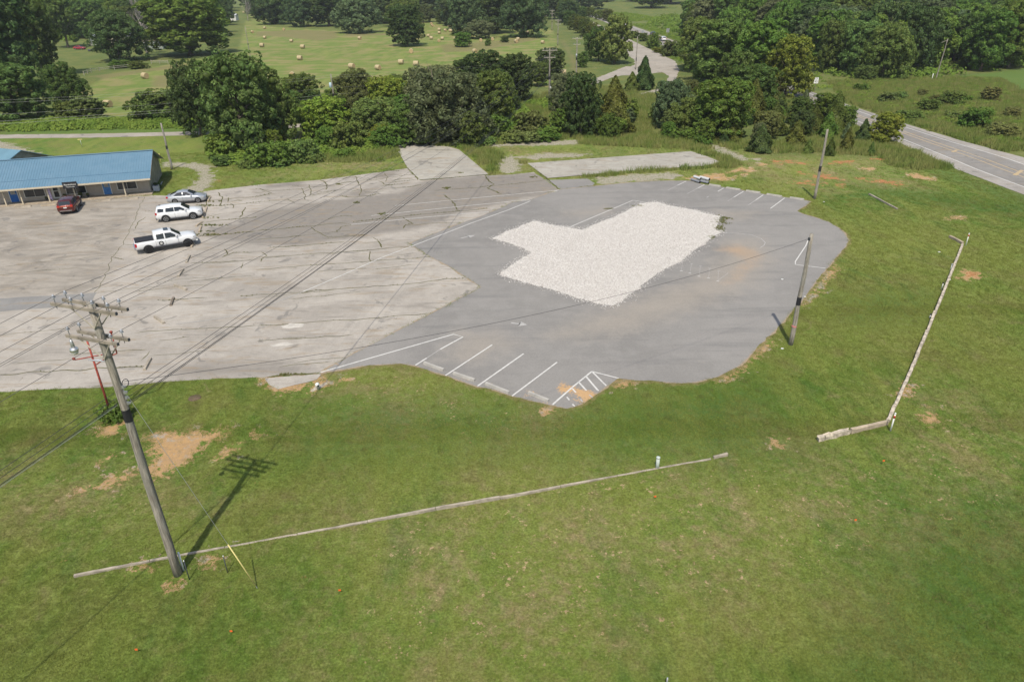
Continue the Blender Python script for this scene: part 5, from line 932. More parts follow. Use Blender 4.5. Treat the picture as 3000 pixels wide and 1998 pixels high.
# ------------------------------------------------------------ kerbs and stops
def kerb(name, line, wdt, h, mat, label, rough=.03, seglen=3.2, cat='kerb', z0=-.1):
    L = dens(W(line), .4); c = L[0]; o = empty(name, (c.x, c.y, 0)); r = random.Random(len(line)); seg = max(2, int(seglen / .4)); i = 0
    while i < len(L) - 1:
        q = L[i:i + seg + 1]; 
        if len(q) < 2: break
        prof = [(-wdt / 2, z0), (wdt / 2, z0), (wdt / 2 * .95, h * .9), (wdt * .35, h), (-wdt * .35, h), (-wdt / 2 * .95, h * .9)]; mb = MB(); V = []; n = len(prof); dh = r.uniform(-.02, .02); da = r.uniform(-.015, .015)
        for k, p in enumerate(q):
            t = (q[min(k + 1, len(q) - 1)] - q[max(k - 1, 0)]).normalized(); nn = Vector((-t.y, t.x)); pp = p - t * (.012 if k == len(q) - 1 else -.012 if k == 0 else 0)
            for a, z in prof: V.append((pp.x - c.x + nn.x * (a + da) + r.uniform(-rough, rough) * .4, pp.y - c.y + nn.y * (a + da) + r.uniform(-rough, rough) * .4, z + (dh + r.uniform(-rough, rough) * .6 if z > 0 else 0)))
        F = [(k * n + j, k * n + (j + 1) % n, (k + 1) * n + (j + 1) % n, (k + 1) * n + j) for k in range(len(q) - 1) for j in range(n)] + [tuple(range(n - 1, -1, -1)), tuple((len(q) - 1) * n + j for j in range(n))]
        mb.add(V, F); mb.build('kerb_stone', mat, o); i += seg
    return tag(o, label, cat)
kerb('concrete_kerb', [(217,1688),(494,1636),(659,1607),(1000,1545),(1276,1491),(1534,1447),(1890,1382),(2083,1347)], .12, .11, CONC, 'long low concrete kerb crossing the lawn from the foreground pole')
kerb('concrete_kerb', [(2090,1344),(2131,1334)], .16, .15, CONC, 'short kerb piece at the right end of the long kerb', seglen=1)
kerb('kerb_wall', [(2598,1244),(2540,1257),(2490,1268)], .20, .32, CONCT, 'tan front leg of the kerb wall on the right lawn', seglen=4, cat='kerb wall')
kerb('kerb_wall', [(2488,1268),(2465,1273),(2430,1280),(2396,1289)], .24, .26, CONCW, 'crumbling white end of the kerb wall on the right lawn', rough=.12, seglen=.9, cat='kerb wall')
kerb('kerb_wall', [(2600,1240),(2670,1082),(2740,915),(2790,794),(2818,722)], .20, .28, CONCW, 'long pale side of the kerb wall running away on the right lawn', rough=.06, seglen=2.4, cat='kerb wall')
kerb('kerb_wall', [(2820,717),(2800,706),(2781,697)], .22, .28, CONCT, 'short far leg of the kerb wall on the right lawn', seglen=2, cat='kerb wall')
kerb('timber_beam', [(2545,571),(2628,615)], .16, .16, CONC, 'single straight beam lying in the grass beyond the lot', cat='beam', seglen=20)
def stop(x1, y1, x2, y2, label, mat=None, wd=.23, h=.16, group=None):
    a = Vector((*G(x1, y1), 0)); b = Vector((*G(x2, y2), 0)); c = (a + b) / 2; L = (b - a).length; an = math.atan2((b - a).y, (b - a).x)
    prof = [(-wd / 2, -.01), (wd / 2, -.01), (wd * .36, h), (-wd * .36, h)]; mb = MB(); mb.prism(prof, -L / 2, L / 2, axis='x'); o = mb.build('wheel_stop', mat or CONC, None, loc=(c.x, c.y, .02)); o.rotation_euler = (0, 0, an)
    return tag(o, label, 'wheel stop', group)
ST = [(616.5,580,610,591,'wheel stop in front of the silver sedan',CONCT),(606,610,601,626,'wheel stop just right of the white suv front wheel, upper one',CONCT),(600,627,594,640,'wheel stop touching the white suv nose, lower one',CONCT),(592,653,575,665,'tilted wheel stop between the white suv and the white pickup, upper one',CONCT),(590,665,584,682,'wheel stop just above the pickup hood',CONCT),(568,716,561,727,'short wheel stop under the pickup nose',CONCT),
 (556,751,547,771,'wheel stop below the pickup nose, first of the loose row',CONC),(537,792,523,812,'tilted wheel stop, second of the loose row below the pickup',CONC),(512,837,547,851,'wheel stop lying crossways, third of the loose row below the pickup',CONC),(509,875,501,897,'upright wheel stop, fourth of the loose row below the pickup',TREATED),(454,930,481,949,'crossways wheel stop beside its bare outline on the paving',CONC),(442,1053,424,1086,'wheel stop nearest the lawn edge behind the foreground pole',CONC),
 (41,610,92,606,'wheel stop before the left blue door',CONC),(121,605,166,601,'pale wheel stop left of the red suv',CONCT),(281,593,325,588,'wheel stop right of the red suv',CONC),(360,586,405,582,'wheel stop near the right end of the porch',CONC),
 (1243,1066,1300,1087,'pale wheel stop at the lower lot edge, first from the left',CONCL),(1329,1096,1391,1117,'pale wheel stop at the lower lot edge, second from the left',CONCL),(1423,1126,1491,1153,'pale wheel stop at the lower lot edge, third from the left',CONCL),(1549,1153,1607,1177,'pale wheel stop at the lower lot edge beside the hatched stall',CONCL),
 (2078,543,2111,548,'pale wheel stop at the upper lot edge next to the pipes',CONCL),(2128,552,2168,558,'pale wheel stop at the upper lot edge, second from the pipes',CONCL),(2186,561,2227,567,'pale wheel stop at the upper lot edge, third from the pipes',CONCL),(2246,571,2290,578,'pale wheel stop at the upper lot edge, fourth from the pipes',CONCL),(2314,581,2355,587,'pale wheel stop at the far corner of the lot',CONCL)]
for a, b, c, d, lab, m_ in ST: stop(a, b, c, d, lab, m_, group='wheel stops')
def pipe(x1, y1, x2, y2, r, z, mat, label):
    a = Vector((*G(x1, y1), z)); b = Vector((*G(x2, y2), z)); o = empty('pipe_section', a); MB().tube([(0, 0, 0), b - a], r, 14, cap=False).build('barrel', mat, o, True); MB().tube([(b - a) * .99, (b - a) * 1.005], r * .85, 14).build('pipe_mouth', BLACK, o, True); tag(o, label, 'pipe', 'pipes stacked at the lot edge')
GP = S('grey_plastic_pipe', (.20, .21, .235), .45, var=.08); GPL = S('pale_grey_pipe', (.48, .49, .50), .45, var=.06)
pipe(2025,530,2050,538,.17,.19,GP,'dark grey pipe in the pile at the lot edge, leftmost'); pipe(2032,529,2052,535,.17,.50,GPL,'pale pipe lying on the dark one in the pile'); pipe(2052,535,2076,540,.17,.19,GP,'dark grey pipe in the pile nearest the wheel stops'); pipe(2050,531,2077,538,.19,.52,GPL,'pale pipe at the right of the pile'); pipe(2042,526,2068,531,.14,.16,PVCG,'greenish pipe in the grass behind the pile')
# ------------------------------------------------------------ hay bales and rail fence
HAYM, nt, b = new_mat('hay'); b.inputs['Roughness'].default_value = .95; P = N(nt, 'ShaderNodeTexCoord').outputs['Object']
n = noise_f(nt, 5, 4, .8, scl_vec(nt, P, (1, 6, 6))); nt.links.new(mix(nt, ramp(nt, n, .35, .65), (.30, .235, .125), (.50, .42, .26)), b.inputs['Base Color']); bump(nt, b, n, .04)
HAYE, nt, b = new_mat('hay_end'); b.inputs['Roughness'].default_value = .95; P = N(nt, 'ShaderNodeTexCoord').outputs['Object']
wv = N(nt, 'ShaderNodeTexWave', wave_type='RINGS', rings_direction='X'); nt.links.new(P, wv.inputs['Vector']); wv.inputs['Scale'].default_value = 4; wv.inputs['Distortion'].default_value = 3
nt.links.new(mix(nt, wv.outputs['Fac'], (.30, .20, .10), (.50, .38, .20)), b.inputs['Base Color'])
bmesh_b = MB(); n_ = 20; prof = [(0, .70), (.04, .76), (.5, .78), (1.0, .77), (1.44, .76), (1.5, .70)]
bmesh_b.add([(x - .75, r * math.cos(2 * math.pi * j / n_) * (1 + .03 * math.sin(j * 3.1 + x * 5)), .75 + r * math.sin(2 * math.pi * j / n_) * (.97 if j > 10 else 1)) for x, r in prof for j in range(n_)], [(i * n_ + j, i * n_ + (j + 1) % n_, (i + 1) * n_ + (j + 1) % n_, (i + 1) * n_ + j) for i in range(5) for j in range(n_)])
bmesh_b.add([(-.75 if e == 0 else .75, .70 * math.cos(2 * math.pi * j / n_), .75 + .70 * math.sin(2 * math.pi * j / n_)) for e in (0, 1) for j in range(n_)], [tuple(range(n_)), tuple(range(n_, 2 * n_))], 1)
bale0 = bmesh_b.build('hay_bale', [HAYM, HAYE], None, True)
BAL = [(776,82,20,'bale left of the dark tree at the field edge'),(832,86,90,'bale facing us above the brown rough strip'),(776,110,10,'bale near the thin pole, second from the top'),(768,134,5,'bale near the thin pole, lowest'),(854,120,8,'bale alone below the brown rough strip'),(887,138,8,'bale below and right of the lone one'),(879,171,12,'large bale in the middle of the left hay field'),(1054,112,30,'bale below the grey green tree with dead limbs'),(1205,151,85,'bale with its round end facing, below the lone tree shadow'),
 (1391,151,60,'bale half hidden above the hedgerow'),(1175,183,6,'bale pair above the hedgerow, left one'),(1219,188,6,'bale pair above the hedgerow, right one'),(1031,195,30,'bale right above the hedgerow, left of two'),(1108,199,35,'bale right above the hedgerow with its end turned right'),(857,220,80,'bale showing its top behind the tree left of the transformer pole'),(791,236,70,'bale glimpsed between the large pale tree branches'),(1264,70,75,'bale in the far cluster, topmost left'),(1267,75,60,'bale touching the topmost left one'),(1317,74,60,'bale in the far cluster, topmost right'),(1316,78,50,'bale touching the topmost right one'),
 (1332,85,5,'bale at the right of the far cluster'),(1287,87,5,'bale at the left of the far cluster middle row'),(1305,89,40,'reddish bale in the middle of the far cluster'),(1319,90,5,'paired bale in the far cluster, left'),(1323,91,5,'paired bale in the far cluster, right'),(1287,96,5,'bale just below the left of the far cluster'),(1256,105,40,'bale right of the lone tree crown'),(1264,112,5,'bale right of the lone tree, lower one'),(1296,113,5,'bale left of the small round tree'),(1286,119,80,'bale with end facing, lowest of the far cluster'),(1334,113,5,'bale touching the small round tree'),(1409,118,85,'end facing bale right of the small round tree'),(1443,115,85,'end facing bale further right of the small round tree'),
 (1592,46,5,'farthest bale near the far poles'),(1590,69,5,'bale between the far poles and the dark tree'),(1546,95,30,'bale in front of the big dark right tree'),(1518,115,30,'paired bale left of the field corner pole, upper'),(1512,121,60,'paired bale left of the field corner pole, lower'),(1590,124,35,'bale beside the field corner pole'),(1650,215,5,'bale between the vine covered tree and transformer pole with crossarms'),(426,224,30,'bale below the wooden rail fence'),(318,305,18,'nearest hay bale on the left, casting a long shadow'),(709,21,60,'tiny bale on the farthest left field'),(714,37,5,'bale on the farthest left field, lower one'),(740,94,40,'bale half hidden at the left field border')]
for i, (px, py, rz, lab) in enumerate(BAL):
    D = max(1, -(M3.T @ np.array([*G(px, py + 3), -CAMZ]))[2]); x, y = G(px, py + .72 * FPX / D)
    o = bale0 if i == 0 else bale0.copy()
    if i: COL.objects.link(o)
    o.location = (x, y, 0); o.rotation_euler = (0, 0, R(-rz)); sc_ = (.82 if py < 125 else 1) * random.uniform(.94, 1.05); o.scale = (sc_ * random.uniform(.93, 1.05), sc_, sc_); tag(o, 'round hay ' + lab, 'hay bale', 'round hay bales')
def rail_fence(pix, label, h=1.15):
    L = W(pix); c = L[0]; o = empty('rail_fence', (*c, 0)); pts = dens(L, 2.8)
    for i, p in enumerate(pts):
        MB().box((p.x - c[0], p.y - c[1], h / 2), (.14, .14, h + .1), rz=i).build('fence_post', WOODL, o)
        if i: 
            q = pts[i - 1]
            for z in (.55, 1.0): MB().bar((q.x - c[0], q.y - c[1], z + random.uniform(-.05, .05)), (p.x - c[0], p.y - c[1], z + random.uniform(-.05, .05)), .05, .12).build('rail', WOODL, o)
    tag(o, label, 'fence')
rail_fence([(247,222),(268,214),(293,210),(336,205),(387,200),(413,199)], 'grey wooden rail fence between hay field and dark round tree'); rail_fence([(444,188),(493,188)], 'short rail fence piece left of the big bright tree')
# ------------------------------------------------------------ blue roofed building
def panel_wall(name, x0, x1, z0, z1, y, mat, par, lap=.19):
    mb = MB(); z = z0
    while z < z1 - .01:
        zt = min(z + lap, z1); mb.add([(x0, y - .018, z), (x1, y - .018, z), (x1, y - .002, zt), (x0, y - .002, zt), (x0, y, z), (x1, y, z)], [(0, 1, 2, 3), (4, 5, 1, 0)]); z = zt
    return mb.build(name, mat, par, fix=False)
def building():
    th = math.atan2(.275, .961); Bo = Vector((-45.9, 88.2, 0)); o = empty('shop_building', Bo, th); Mx = Matrix.Translation(Bo) @ Matrix.Rotation(th, 4, 'Z'); Mi = Mx.inverted()
    def pl(px, py, yl):
        d = Vector(M3 @ np.array([(px - 1500) / FPX, -(py - 999) / FPX, -1.0])); a = Mi @ Vector((0, 0, CAMZ)); dd = Mi.to_3x3() @ d; t = (yl - a.y) / dd.y; return a + dd * t
    SID = S('beige_siding', (.38, .33, .275), .7, var=.06, scale=4); GABLE = S('olive_block_wall', (.24, .225, .175), .9, var=.22, scale=1.3, bmp=.01); CREAM = S('cream_trim', (.50, .44, .335), .6, var=.06)
    BLUE, nt, b = new_mat('blue_metal_roof'); P = N(nt, 'ShaderNodeTexCoord').outputs['Object']; b.inputs['Roughness'].default_value = .42; b.inputs['Metallic'].default_value = .0; b.inputs['Specular IOR Level'].default_value = .5
    nt.links.new(mix(nt, ramp(nt, noise_f(nt, .5, 4, .7, P), .3, .7), (.100, .190, .265), (.125, .215, .290)), b.inputs['Base Color'])
    L, yw, yb, ze, zr, yr = 17.6, 1.6, 10.75, 2.12, 4.42, 5.4; yf = -.42
    GLASS = S('dark_glass', (.03, .035, .04), .12, var=.1, spec=.6); BD = S('bright_blue_door', (.02, .12, .40), .5, var=.08); BD2 = S('faded_blue_door', (.06, .20, .48), .5, var=.2, scale=2); WFR = S('white_frame', (.66, .65, .60), .5, var=.04)
    zw = ze + .30
    wl = MB().box((-L / 2 - .1, yw + .1, zw / 2), (L - .2, .2, zw)).build('front_wall', SID, o)
    s_ = panel_wall('siding', -L - .0, -.2, .0, zw - .1, yw, SID, wl); tag(s_, kind='stuff')
    slope = (zr - ze) / (yr - yf); zroof = lambda y: ze + slope * (y - yf) if y < yr else zr - (zr - ze) / (11.15 - yr) * (y - yr)
    MB().prism([(yw, 0), (yb, 0), (yb, zroof(yb) - .1), (yr, zr - .1), (yw, zroof(yw) - .1)], -.3, -.1, axis='x').build('gable_wall', GABLE, o)
    MB().prism([(yw, 0), (yb, 0), (yb, zroof(yb) - .1), (yr, zr - .1), (yw, zroof(yw) - .1)], -L, -L + .2, axis='x').build('gable_wall', GABLE, o)
    MB().box((-L / 2 - .1, yb - .1, 1.05), (L - .3, .2, 2.1)).build('back_wall', GABLE, o)
    x1, x0 = .45, -L - .35; rf = MB(); t = .07
    seam = yf + 1.55; kick = -.05
    for yy0, z0_, yy1, z1_ in ((yf, ze, seam, zroof(seam) + kick), (seam, zroof(seam) + kick, yr, zr), (yr, zr, 11.15, ze)):
        rf.prism([(yy0, z0_), (yy1, z1_), (yy1, z1_ + t), (yy0, z0_ + t)], x0, x1, axis='x')
    RF = rf.build('roof', BLUE, o); rb = MB(); x = x0 + .1
    while x < x1:
        for yy0, z0_, yy1, z1_ in ((yf, ze, seam, zroof(seam) + kick), (seam, zroof(seam) + kick, yr, zr), (yr, zr, 11.15, ze)): rb.bar((x, yy0, z0_ + t + .012), (x, yy1, z1_ + t + .012), .05, .035)
        x += .305
    tag(rb.build('roof_rib', BLUE, RF), kind='stuff'); MB().bar((x0, yr, zr + t + .03), (x1, yr, zr + t + .03), .35, .05).build('ridge_cap', BLUE, RF); MB().bar((x0, seam, zroof(seam) + kick + t + .01), (x1, seam, zroof(seam) + kick + t + .01), .05, .03).build('roof_seam', S('dark_blue_seam', (.05, .12, .2), .6), RF)  # seam strip in a darker blue where the roof pitch changes
    MB().bar((x0, yf - .03, ze - .03), (x1, yf - .03, ze - .03), .06, .20).build('fascia', CREAM, o)
    for ya, za, yb_, zb in ((yf, ze, yr, zr), (yr, zr, 11.15, ze)): MB().bar((x1 + .02, ya, za - .02), (x1 + .02, yb_, zb - .02), .04, .18).build('barge_board', TREATED, o)
    MB().box((-L / 2, .82, .06), (L + .3, 1.66, .13)).build('porch_slab', CONCT, o)
    for px, py in ((21,606),(69.5,601),(148.6,595),(225,587),(371,578)):
        x = pl(px, py, .15).x; MB().box((x, .15, ze / 2 + .02), (.13, .13, ze)).build('porch_post', CREAM, o)
    def wpos(pa_, pb_, pc_, pd_):  # TL TR BR BL -> x0,x1,z0,z1
        a, b_, c, d = [pl(*q, yw) for q in (pa_, pb_, pc_, pd_)]; return (a.x + d.x) / 2, (b_.x + c.x) / 2, (c.z + d.z) / 2, (a.z + b_.z) / 2
    def door(q, mat, glass, label):
        x0_, x1_, z0_, z1_ = wpos(*q); z0_ = .13; z1_ = min(max(z1_, 1.95), 2.1); xc = (x0_ + x1_) / 2; wd = max(.85, x1_ - x0_); d = MB().box((xc, yw - .03, (z0_ + z1_) / 2), (wd, .05, z1_ - z0_)).build('door', mat, o); d['label'] = label
        if glass == 1: MB().box((xc, yw - .06, z0_ + (z1_ - z0_) * .72), (wd * .62, .02, (z1_ - z0_) * .42)).build('pane', S('curtained_glass', (.30, .31, .30), .3), d)
        else:
            MB().box((xc, yw - .06, z0_ + (z1_ - z0_) * .74), (wd * .62, .02, (z1_ - z0_) * .40)).build('pane', GLASS, d); MB().box((xc, yw - .06, z0_ + (z1_ - z0_) * .30), (wd * .62, .02, (z1_ - z0_) * .40)).build('pane', GLASS, d)
        MB().box((xc + wd * .4, yw - .07, 1.1), (.04, .05, .12)).build('handle', GALV, d)
        for e in (-1, 1): MB().box((xc + e * (wd / 2 + .04), yw - .03, z1_ / 2 + .06), (.07, .07, z1_ - .1)).build('jamb', WFR, d)
    door([(23.6,557.5),(47.8,557.5),(59.3,596.5),(37,599.6)], BD, 1, 'bright blue door'); door([(151,548.6),(169.6,546.7),(181,588),(164.5,590.7)], WFR, 2, 'white glazed door'); door([(299.7,538.7),(320.5,537),(328.4,575.4),(309.3,577)], BD2, 1, 'faded blue door')
    for q in ([(67.6,554),(127.6,550.5),(134,574.8),(74,577.3)], [(191,550),(248,542),(253,561.4),(196.4,564.6)], [(341,535.5),(398.6,530.7),(400,549),(346,553)]):
        x0_, x1_, z0_, z1_ = wpos(*q); z1_ = min(z1_, 2.05); z0_ = min(z0_, z1_ - .9); xc = (x0_ + x1_) / 2; w_ = x1_ - x0_; hh = z1_ - z0_; wn = MB().box((xc, yw - .03, (z0_ + z1_) / 2), (w_ + .12, .05, hh + .12)).build('window', WFR, o)
        for s in (-1, 1): MB().box((xc + s * w_ / 4, yw - .062, (z0_ + z1_) / 2), (w_ / 2 - .04, .02, hh)).build('pane', GLASS, wn)
    # hanging sign
    a = pl(184.3, 534.6, yf - .1); b_ = pl(225.8, 551, yf - .1); zc = (a.z + b_.z) / 2; sx = (a.x + b_.x) / 2 + .0; sw = 1.62; sh = .80; zc = max(zc, 2.1)
    sg = empty('hanging_sign', Mx @ Vector((sx, yf - .14, zc)), th); MB().box((0, 0, 0), (sw, .06, sh)).build('board', BLACK, sg)
    def text(body, size, loc, mat, par, nm='lettering'):
        cu = bpy.data.curves.new(nm, 'FONT'); cu.body = body; cu.size = size; cu.align_x = 'CENTER'; cu.align_y = 'CENTER'; cu.extrude = .004; to = bpy.data.objects.new(nm, cu); COL.objects.link(to)
        dg = bpy.context.evaluated_depsgraph_get(); me = bpy.data.meshes.new_from_object(to.evaluated_get(dg)); bpy.data.objects.remove(to); me.materials.clear(); me.materials.append(mat)
        ob = bpy.data.objects.new(nm, me); ob.rotation_euler = (R(90), 0, 0); ob.location = loc; link(ob, par); return ob
    text('Xpressions', .30, (0, -.042, .08), WHITEP, sg); text('Wellness Studio', .15, (0, -.042, -.20), WHITEP, sg)
    tag(sg, 'black Xpressions sign hanging at the eave above the porch', 'sign')
    # feather banner, plants, bins by the gable
    bp = pl(157, 592, .6); bn = empty('feather_banner', Mx @ Vector((bp.x, .5, .13)), th); MB().tube([(0, 0, 0), (-.05, 0, 1.6)], .012, 6).build('staff', GALV, bn); MB().prism([(-.25, .3), (.05, .1), (.02, 1.6), (-.3, 1.5)], -.01, .01, axis='y').build('cloth', S('lilac_banner', (.50, .42, .62), .8, var=.5, scale=5), bn); tag(bn, 'narrow lilac banner beside the white glazed door', 'banner')
    for px, py, s, lab in ((193,586,.55,'potted bush left behind the red suv'),(238,583,.6,'potted bush right of the porch post by the red suv'),(259,582,.4,'tall potted plant right of the bushes'),(137,590,.35,'small potted plant left of the white door')):
        q = pl(px, py, 1.0); r_ = Mx @ Vector((q.x, 1.15, .13)); pt = empty('potted_plant', r_); MB().lathe([(.11, 0), (.16, .25), (.14, .26)], n=12).build('pot', STEEL, pt, True); c = bpy.data.objects.new('foliage', KIND['bush3'][0]); c.color = (*COLS['olive'], 1); c.scale = (s * .2, s * .2, s * .3); c.location = (0, 0, .2); link(c, pt); tag(pt, lab, 'potted plant')
    q = pl(254, 586, .9)
    g1 = Mx @ Vector((.45, 1.9, 0)); hc = empty('air_conditioner', g1, th); MB().box((0, 0, .35), (.7, .7, .68)).build('case', PORC, hc); MB().lathe([(.25, .70), (.25, .72)], n=14).build('fan_grille', BLACK, hc); tag(hc, 'pale blue grey unit at the corner of the gable wall', 'air conditioner')
    g2 = Mx @ Vector((.55, 4.6, 0)); bk = empty('downpipe', g2, th); MB().tube([(0, -1.6, .12), (0, 1.4, .12)], .06, 8).build('pipe', PORC, bk); tag(bk, 'pale pipe lying along the gable wall', 'pipe')
    cl = empty('climbing_bush', Mx @ Vector((.35, 3.1, 0))); c = bpy.data.objects.new('foliage', KIND['bush3'][0]); c.color = (*COLS['dark'], 1); c.scale = (.22, .35, .3); link(c, cl); tag(cl, 'small dark bush against the gable wall', 'bush')
    gy = Vector((*G(473, 482), 0)); yg = empty('guy_guard', gy); MB().tube([(0, 0, 0), (.0, .05, 1.6)], .04, 8).build('guard', YELP, yg, True); tag(yg, 'yellow guy guard behind the corner of the blue roof', 'guy guard')
    tag(o, 'long beige building with a blue metal roof and porch', 'building')
    # second building at the left
    a = Vector((*G(62, 442, 4.3), 0)); c = Vector((*G(-8, 436, 4.3), 0)); ux = (a - c).normalized(); uy = Vector((-ux.y, ux.x, 0)); o2 = empty('neighbour_building', (a.x, a.y, 0), math.atan2(ux.y, ux.x))
    BL2 = S('pale_blue_metal_roof', (.15, .27, .34), .42, var=.07, scale=.5); Lb = 16
    r2_ = MB(); r2_.prism([(0, 4.3), (0, 4.37), (-4.6, 2.5), (-4.6, 2.43)], -Lb, 0, axis='x').prism([(.004, 4.3), (.004, 4.37), (4.2, 2.7), (4.2, 2.63)], -Lb, 0, axis='x'); RF2 = r2_.build('roof', BL2, o2); rb = MB(); x = -Lb + .1
    while x < 0: rb.bar((x, 0, 4.385), (x, -4.6, 2.515), .05, .03); x += .31
    tag(rb.build('roof_rib', BL2, RF2), kind='stuff'); MB().prism([(-4.2, 0), (3.8, 0), (3.8, 2.75), (0, 4.25), (-4.2, 2.55)], -.6, -.4, axis='x').build('gable_wall', GABLE, o2); MB().box((-Lb / 2, -4.1, 1.25), (Lb - 1, .2, 2.5)).build('front_wall', SID, o2)
    tag(o2, 'second blue roofed building at the left edge behind the shop', 'building')
building()
# ------------------------------------------------------------ sheds far left, signs
def shed(px, py, wd, dp, h, rz, wallm, roofm, label, name='shed', door=None):
    x, y = G(px, py); o = empty(name, (x, y, 0), rz); MB().box((wd / 2, dp / 2, h / 2), (wd, dp, h)).build('wall', wallm, o); MB().prism([(-.3, h), (dp / 2, h + dp * .16), (dp + .3, h), (dp + .3, h + .1), (dp / 2, h + dp * .16 + .1), (-.3, h + .1)], -.3, wd + .3, axis='x').build('roof', roofm, o)
    if door: MB().box((door[0], -.03, door[2] / 2), (door[1], .05, door[2])).build('garage_door', WHITEP, o)
    MB().box((wd * .72, -.02, h * .55), (1.0, .04, .9)).build('window', BLACK, o); tag(o, label, name); return o
shed(264, 134, 16, 7, 3.2, .05, S('beige_sheet', (.50, .45, .32), .7), S('pale_metal_roof', (.55, .58, .60), .4, .3), 'beige shed with a white garage door behind the dark round tree', 'shed', (2.2, 3.0, 2.5))
shed(424, 146, 7, 5, 3.0, .1, S('grey_green_board', (.27, .30, .26), .8), S('brown_roof', (.17, .13, .11), .8), 'small grey green house behind the bare grey tree', 'house')
shed(660, 62, 7, 5, 3.0, 0, S('white_board', (.62, .62, .60), .7), S('grey_roof', (.45, .46, .47), .6), 'small white shed behind the big bright tree', 'shed')
shed(1617, 12, 9, 8, 7, 0, S('white_board', (.62, .62, .60), .7), S('grey_roof', (.45, .46, .47), .6), 'tiny white house beyond the most distant poles', 'house')
x, y = G(266, 151); o = MB().lathe([(.9, 0), (1.0, .6), (.9, .62), (.85, .2), (.01, .2)], n=18).build('water_trough', STEEL, None, True, loc=(x, y, 0)); tag(o, 'dark round trough in the grass below the beige shed', 'trough')
def sign(px, pyb, w_, h_, zc, label, lines=(), rz=0, name='road_sign', back=False):
    x, y = G(px, pyb); o = empty(name, (x, y, 0), rz); MB().box((0, .05, zc / 2), (.09, .09, zc)).build('post', TREATED, o); MB().box((0, 0, zc), (w_, .02, h_)).build('face', GALV if back else WHITEP, o)
    for body, size, dz in lines:
        cu = bpy.data.curves.new('lettering', 'FONT'); cu.body = body; cu.size = size; cu.align_x = 'CENTER'; cu.align_y = 'CENTER'; cu.extrude = .003; to = bpy.data.objects.new('lettering', cu); COL.objects.link(to)
        me = bpy.data.meshes.new_from_object(to.evaluated_get(bpy.context.evaluated_depsgraph_get())); bpy.data.objects.remove(to); me.materials.clear(); me.materials.append(BLACK)
        ob = bpy.data.objects.new('lettering', me); ob.rotation_euler = (R(90), 0, 0); ob.location = (0, -.016, zc + dz); link(ob, o)
    return tag(o, label, 'sign')
sign(2386, 268, .95, 1.25, 2.3, 'white SPEED LIMIT 45 sign beside the highway', [('SPEED', .22, .46), ('LIMIT', .22, .22), ('45', .68, -.22)])
sign(1955, 110, 1.3, 1.6, 2.6, 'blank white road sign beyond the highway', back=True); sign(1882, 114, 1.1, .9, 2.6, 'grey back of a road sign on the near side of the highway', back=True)
x, y = G(240, 373); o = empty('yellow_marker', (x, y, 0)); 
o2 = post(241, 432, 1.2, .03, GALV, 'thin post with a yellow cap in the mown strip behind the roof'); MB().box((-.02, 0, 1.25), (.7, .15, .1)).build('yellow_head', YELP, o2); bpy.data.objects.remove(o)
# ------------------------------------------------------------ vehicles
TYRE = S('tyre_rubber', (.018, .018, .019), .85, var=.1); RIM = S('alloy_rim', (.50, .51, .53), .3, .7, var=.04); DRIM = S('black_rim', (.03, .03, .032), .35, .5, var=.05); VGL = S('tinted_glass', (.018, .022, .027), .08, var=.05, spec=.7); TRIM = S('grey_plastic_trim', (.045, .045, .05), .6); LAMPR = S('red_lamp', (.38, .015, .02), .2); LAMPC = S('clear_lamp', (.45, .46, .47), .15, .3, var=.03); WELL = S('wheel_well', (.008, .008, .008), .95)
def car_paint(name, col, metal=0.0, rough=.28):
    m, nt, b = new_mat(name); b.inputs['Base Color'].default_value = (*col, 1); b.inputs['Metallic'].default_value = metal; b.inputs['Roughness'].default_value = rough; b.inputs['Coat Weight'].default_value = .7; b.inputs['Coat Roughness'].default_value = .06
    P = N(nt, 'ShaderNodeTexCoord').outputs['Object']; c = mix(nt, ramp(nt, noise_f(nt, 1.5, 4, .6, P), .3, .7), tuple(x * .93 for x in col), tuple(min(1, x * 1.04) for x in col)); nt.links.new(c, b.inputs['Base Color']); return m
def loft(name, st, mat, par, smooth=True, bev=.03):
    """st: list of cross sections, each a list of (y,z) half profile from bottom to top centre, with x"""
    V = []; F = []; n = None
    for x, half in st:
        full = [(x, y, z) for y, z in half] + [(x, -y, z) for y, z in reversed(half) if y > 1e-4]; n = len(full); V += full
    k = len(st)
    for i in range(k - 1):
        for j in range(n): F.append((i * n + j, i * n + (j + 1) % n, (i + 1) * n + (j + 1) % n, (i + 1) * n + j))
    F += [tuple(range(n)), tuple((k - 1) * n + j for j in range(n))]
    o = MB().add(V, F).build(name, mat, par, smooth); return o
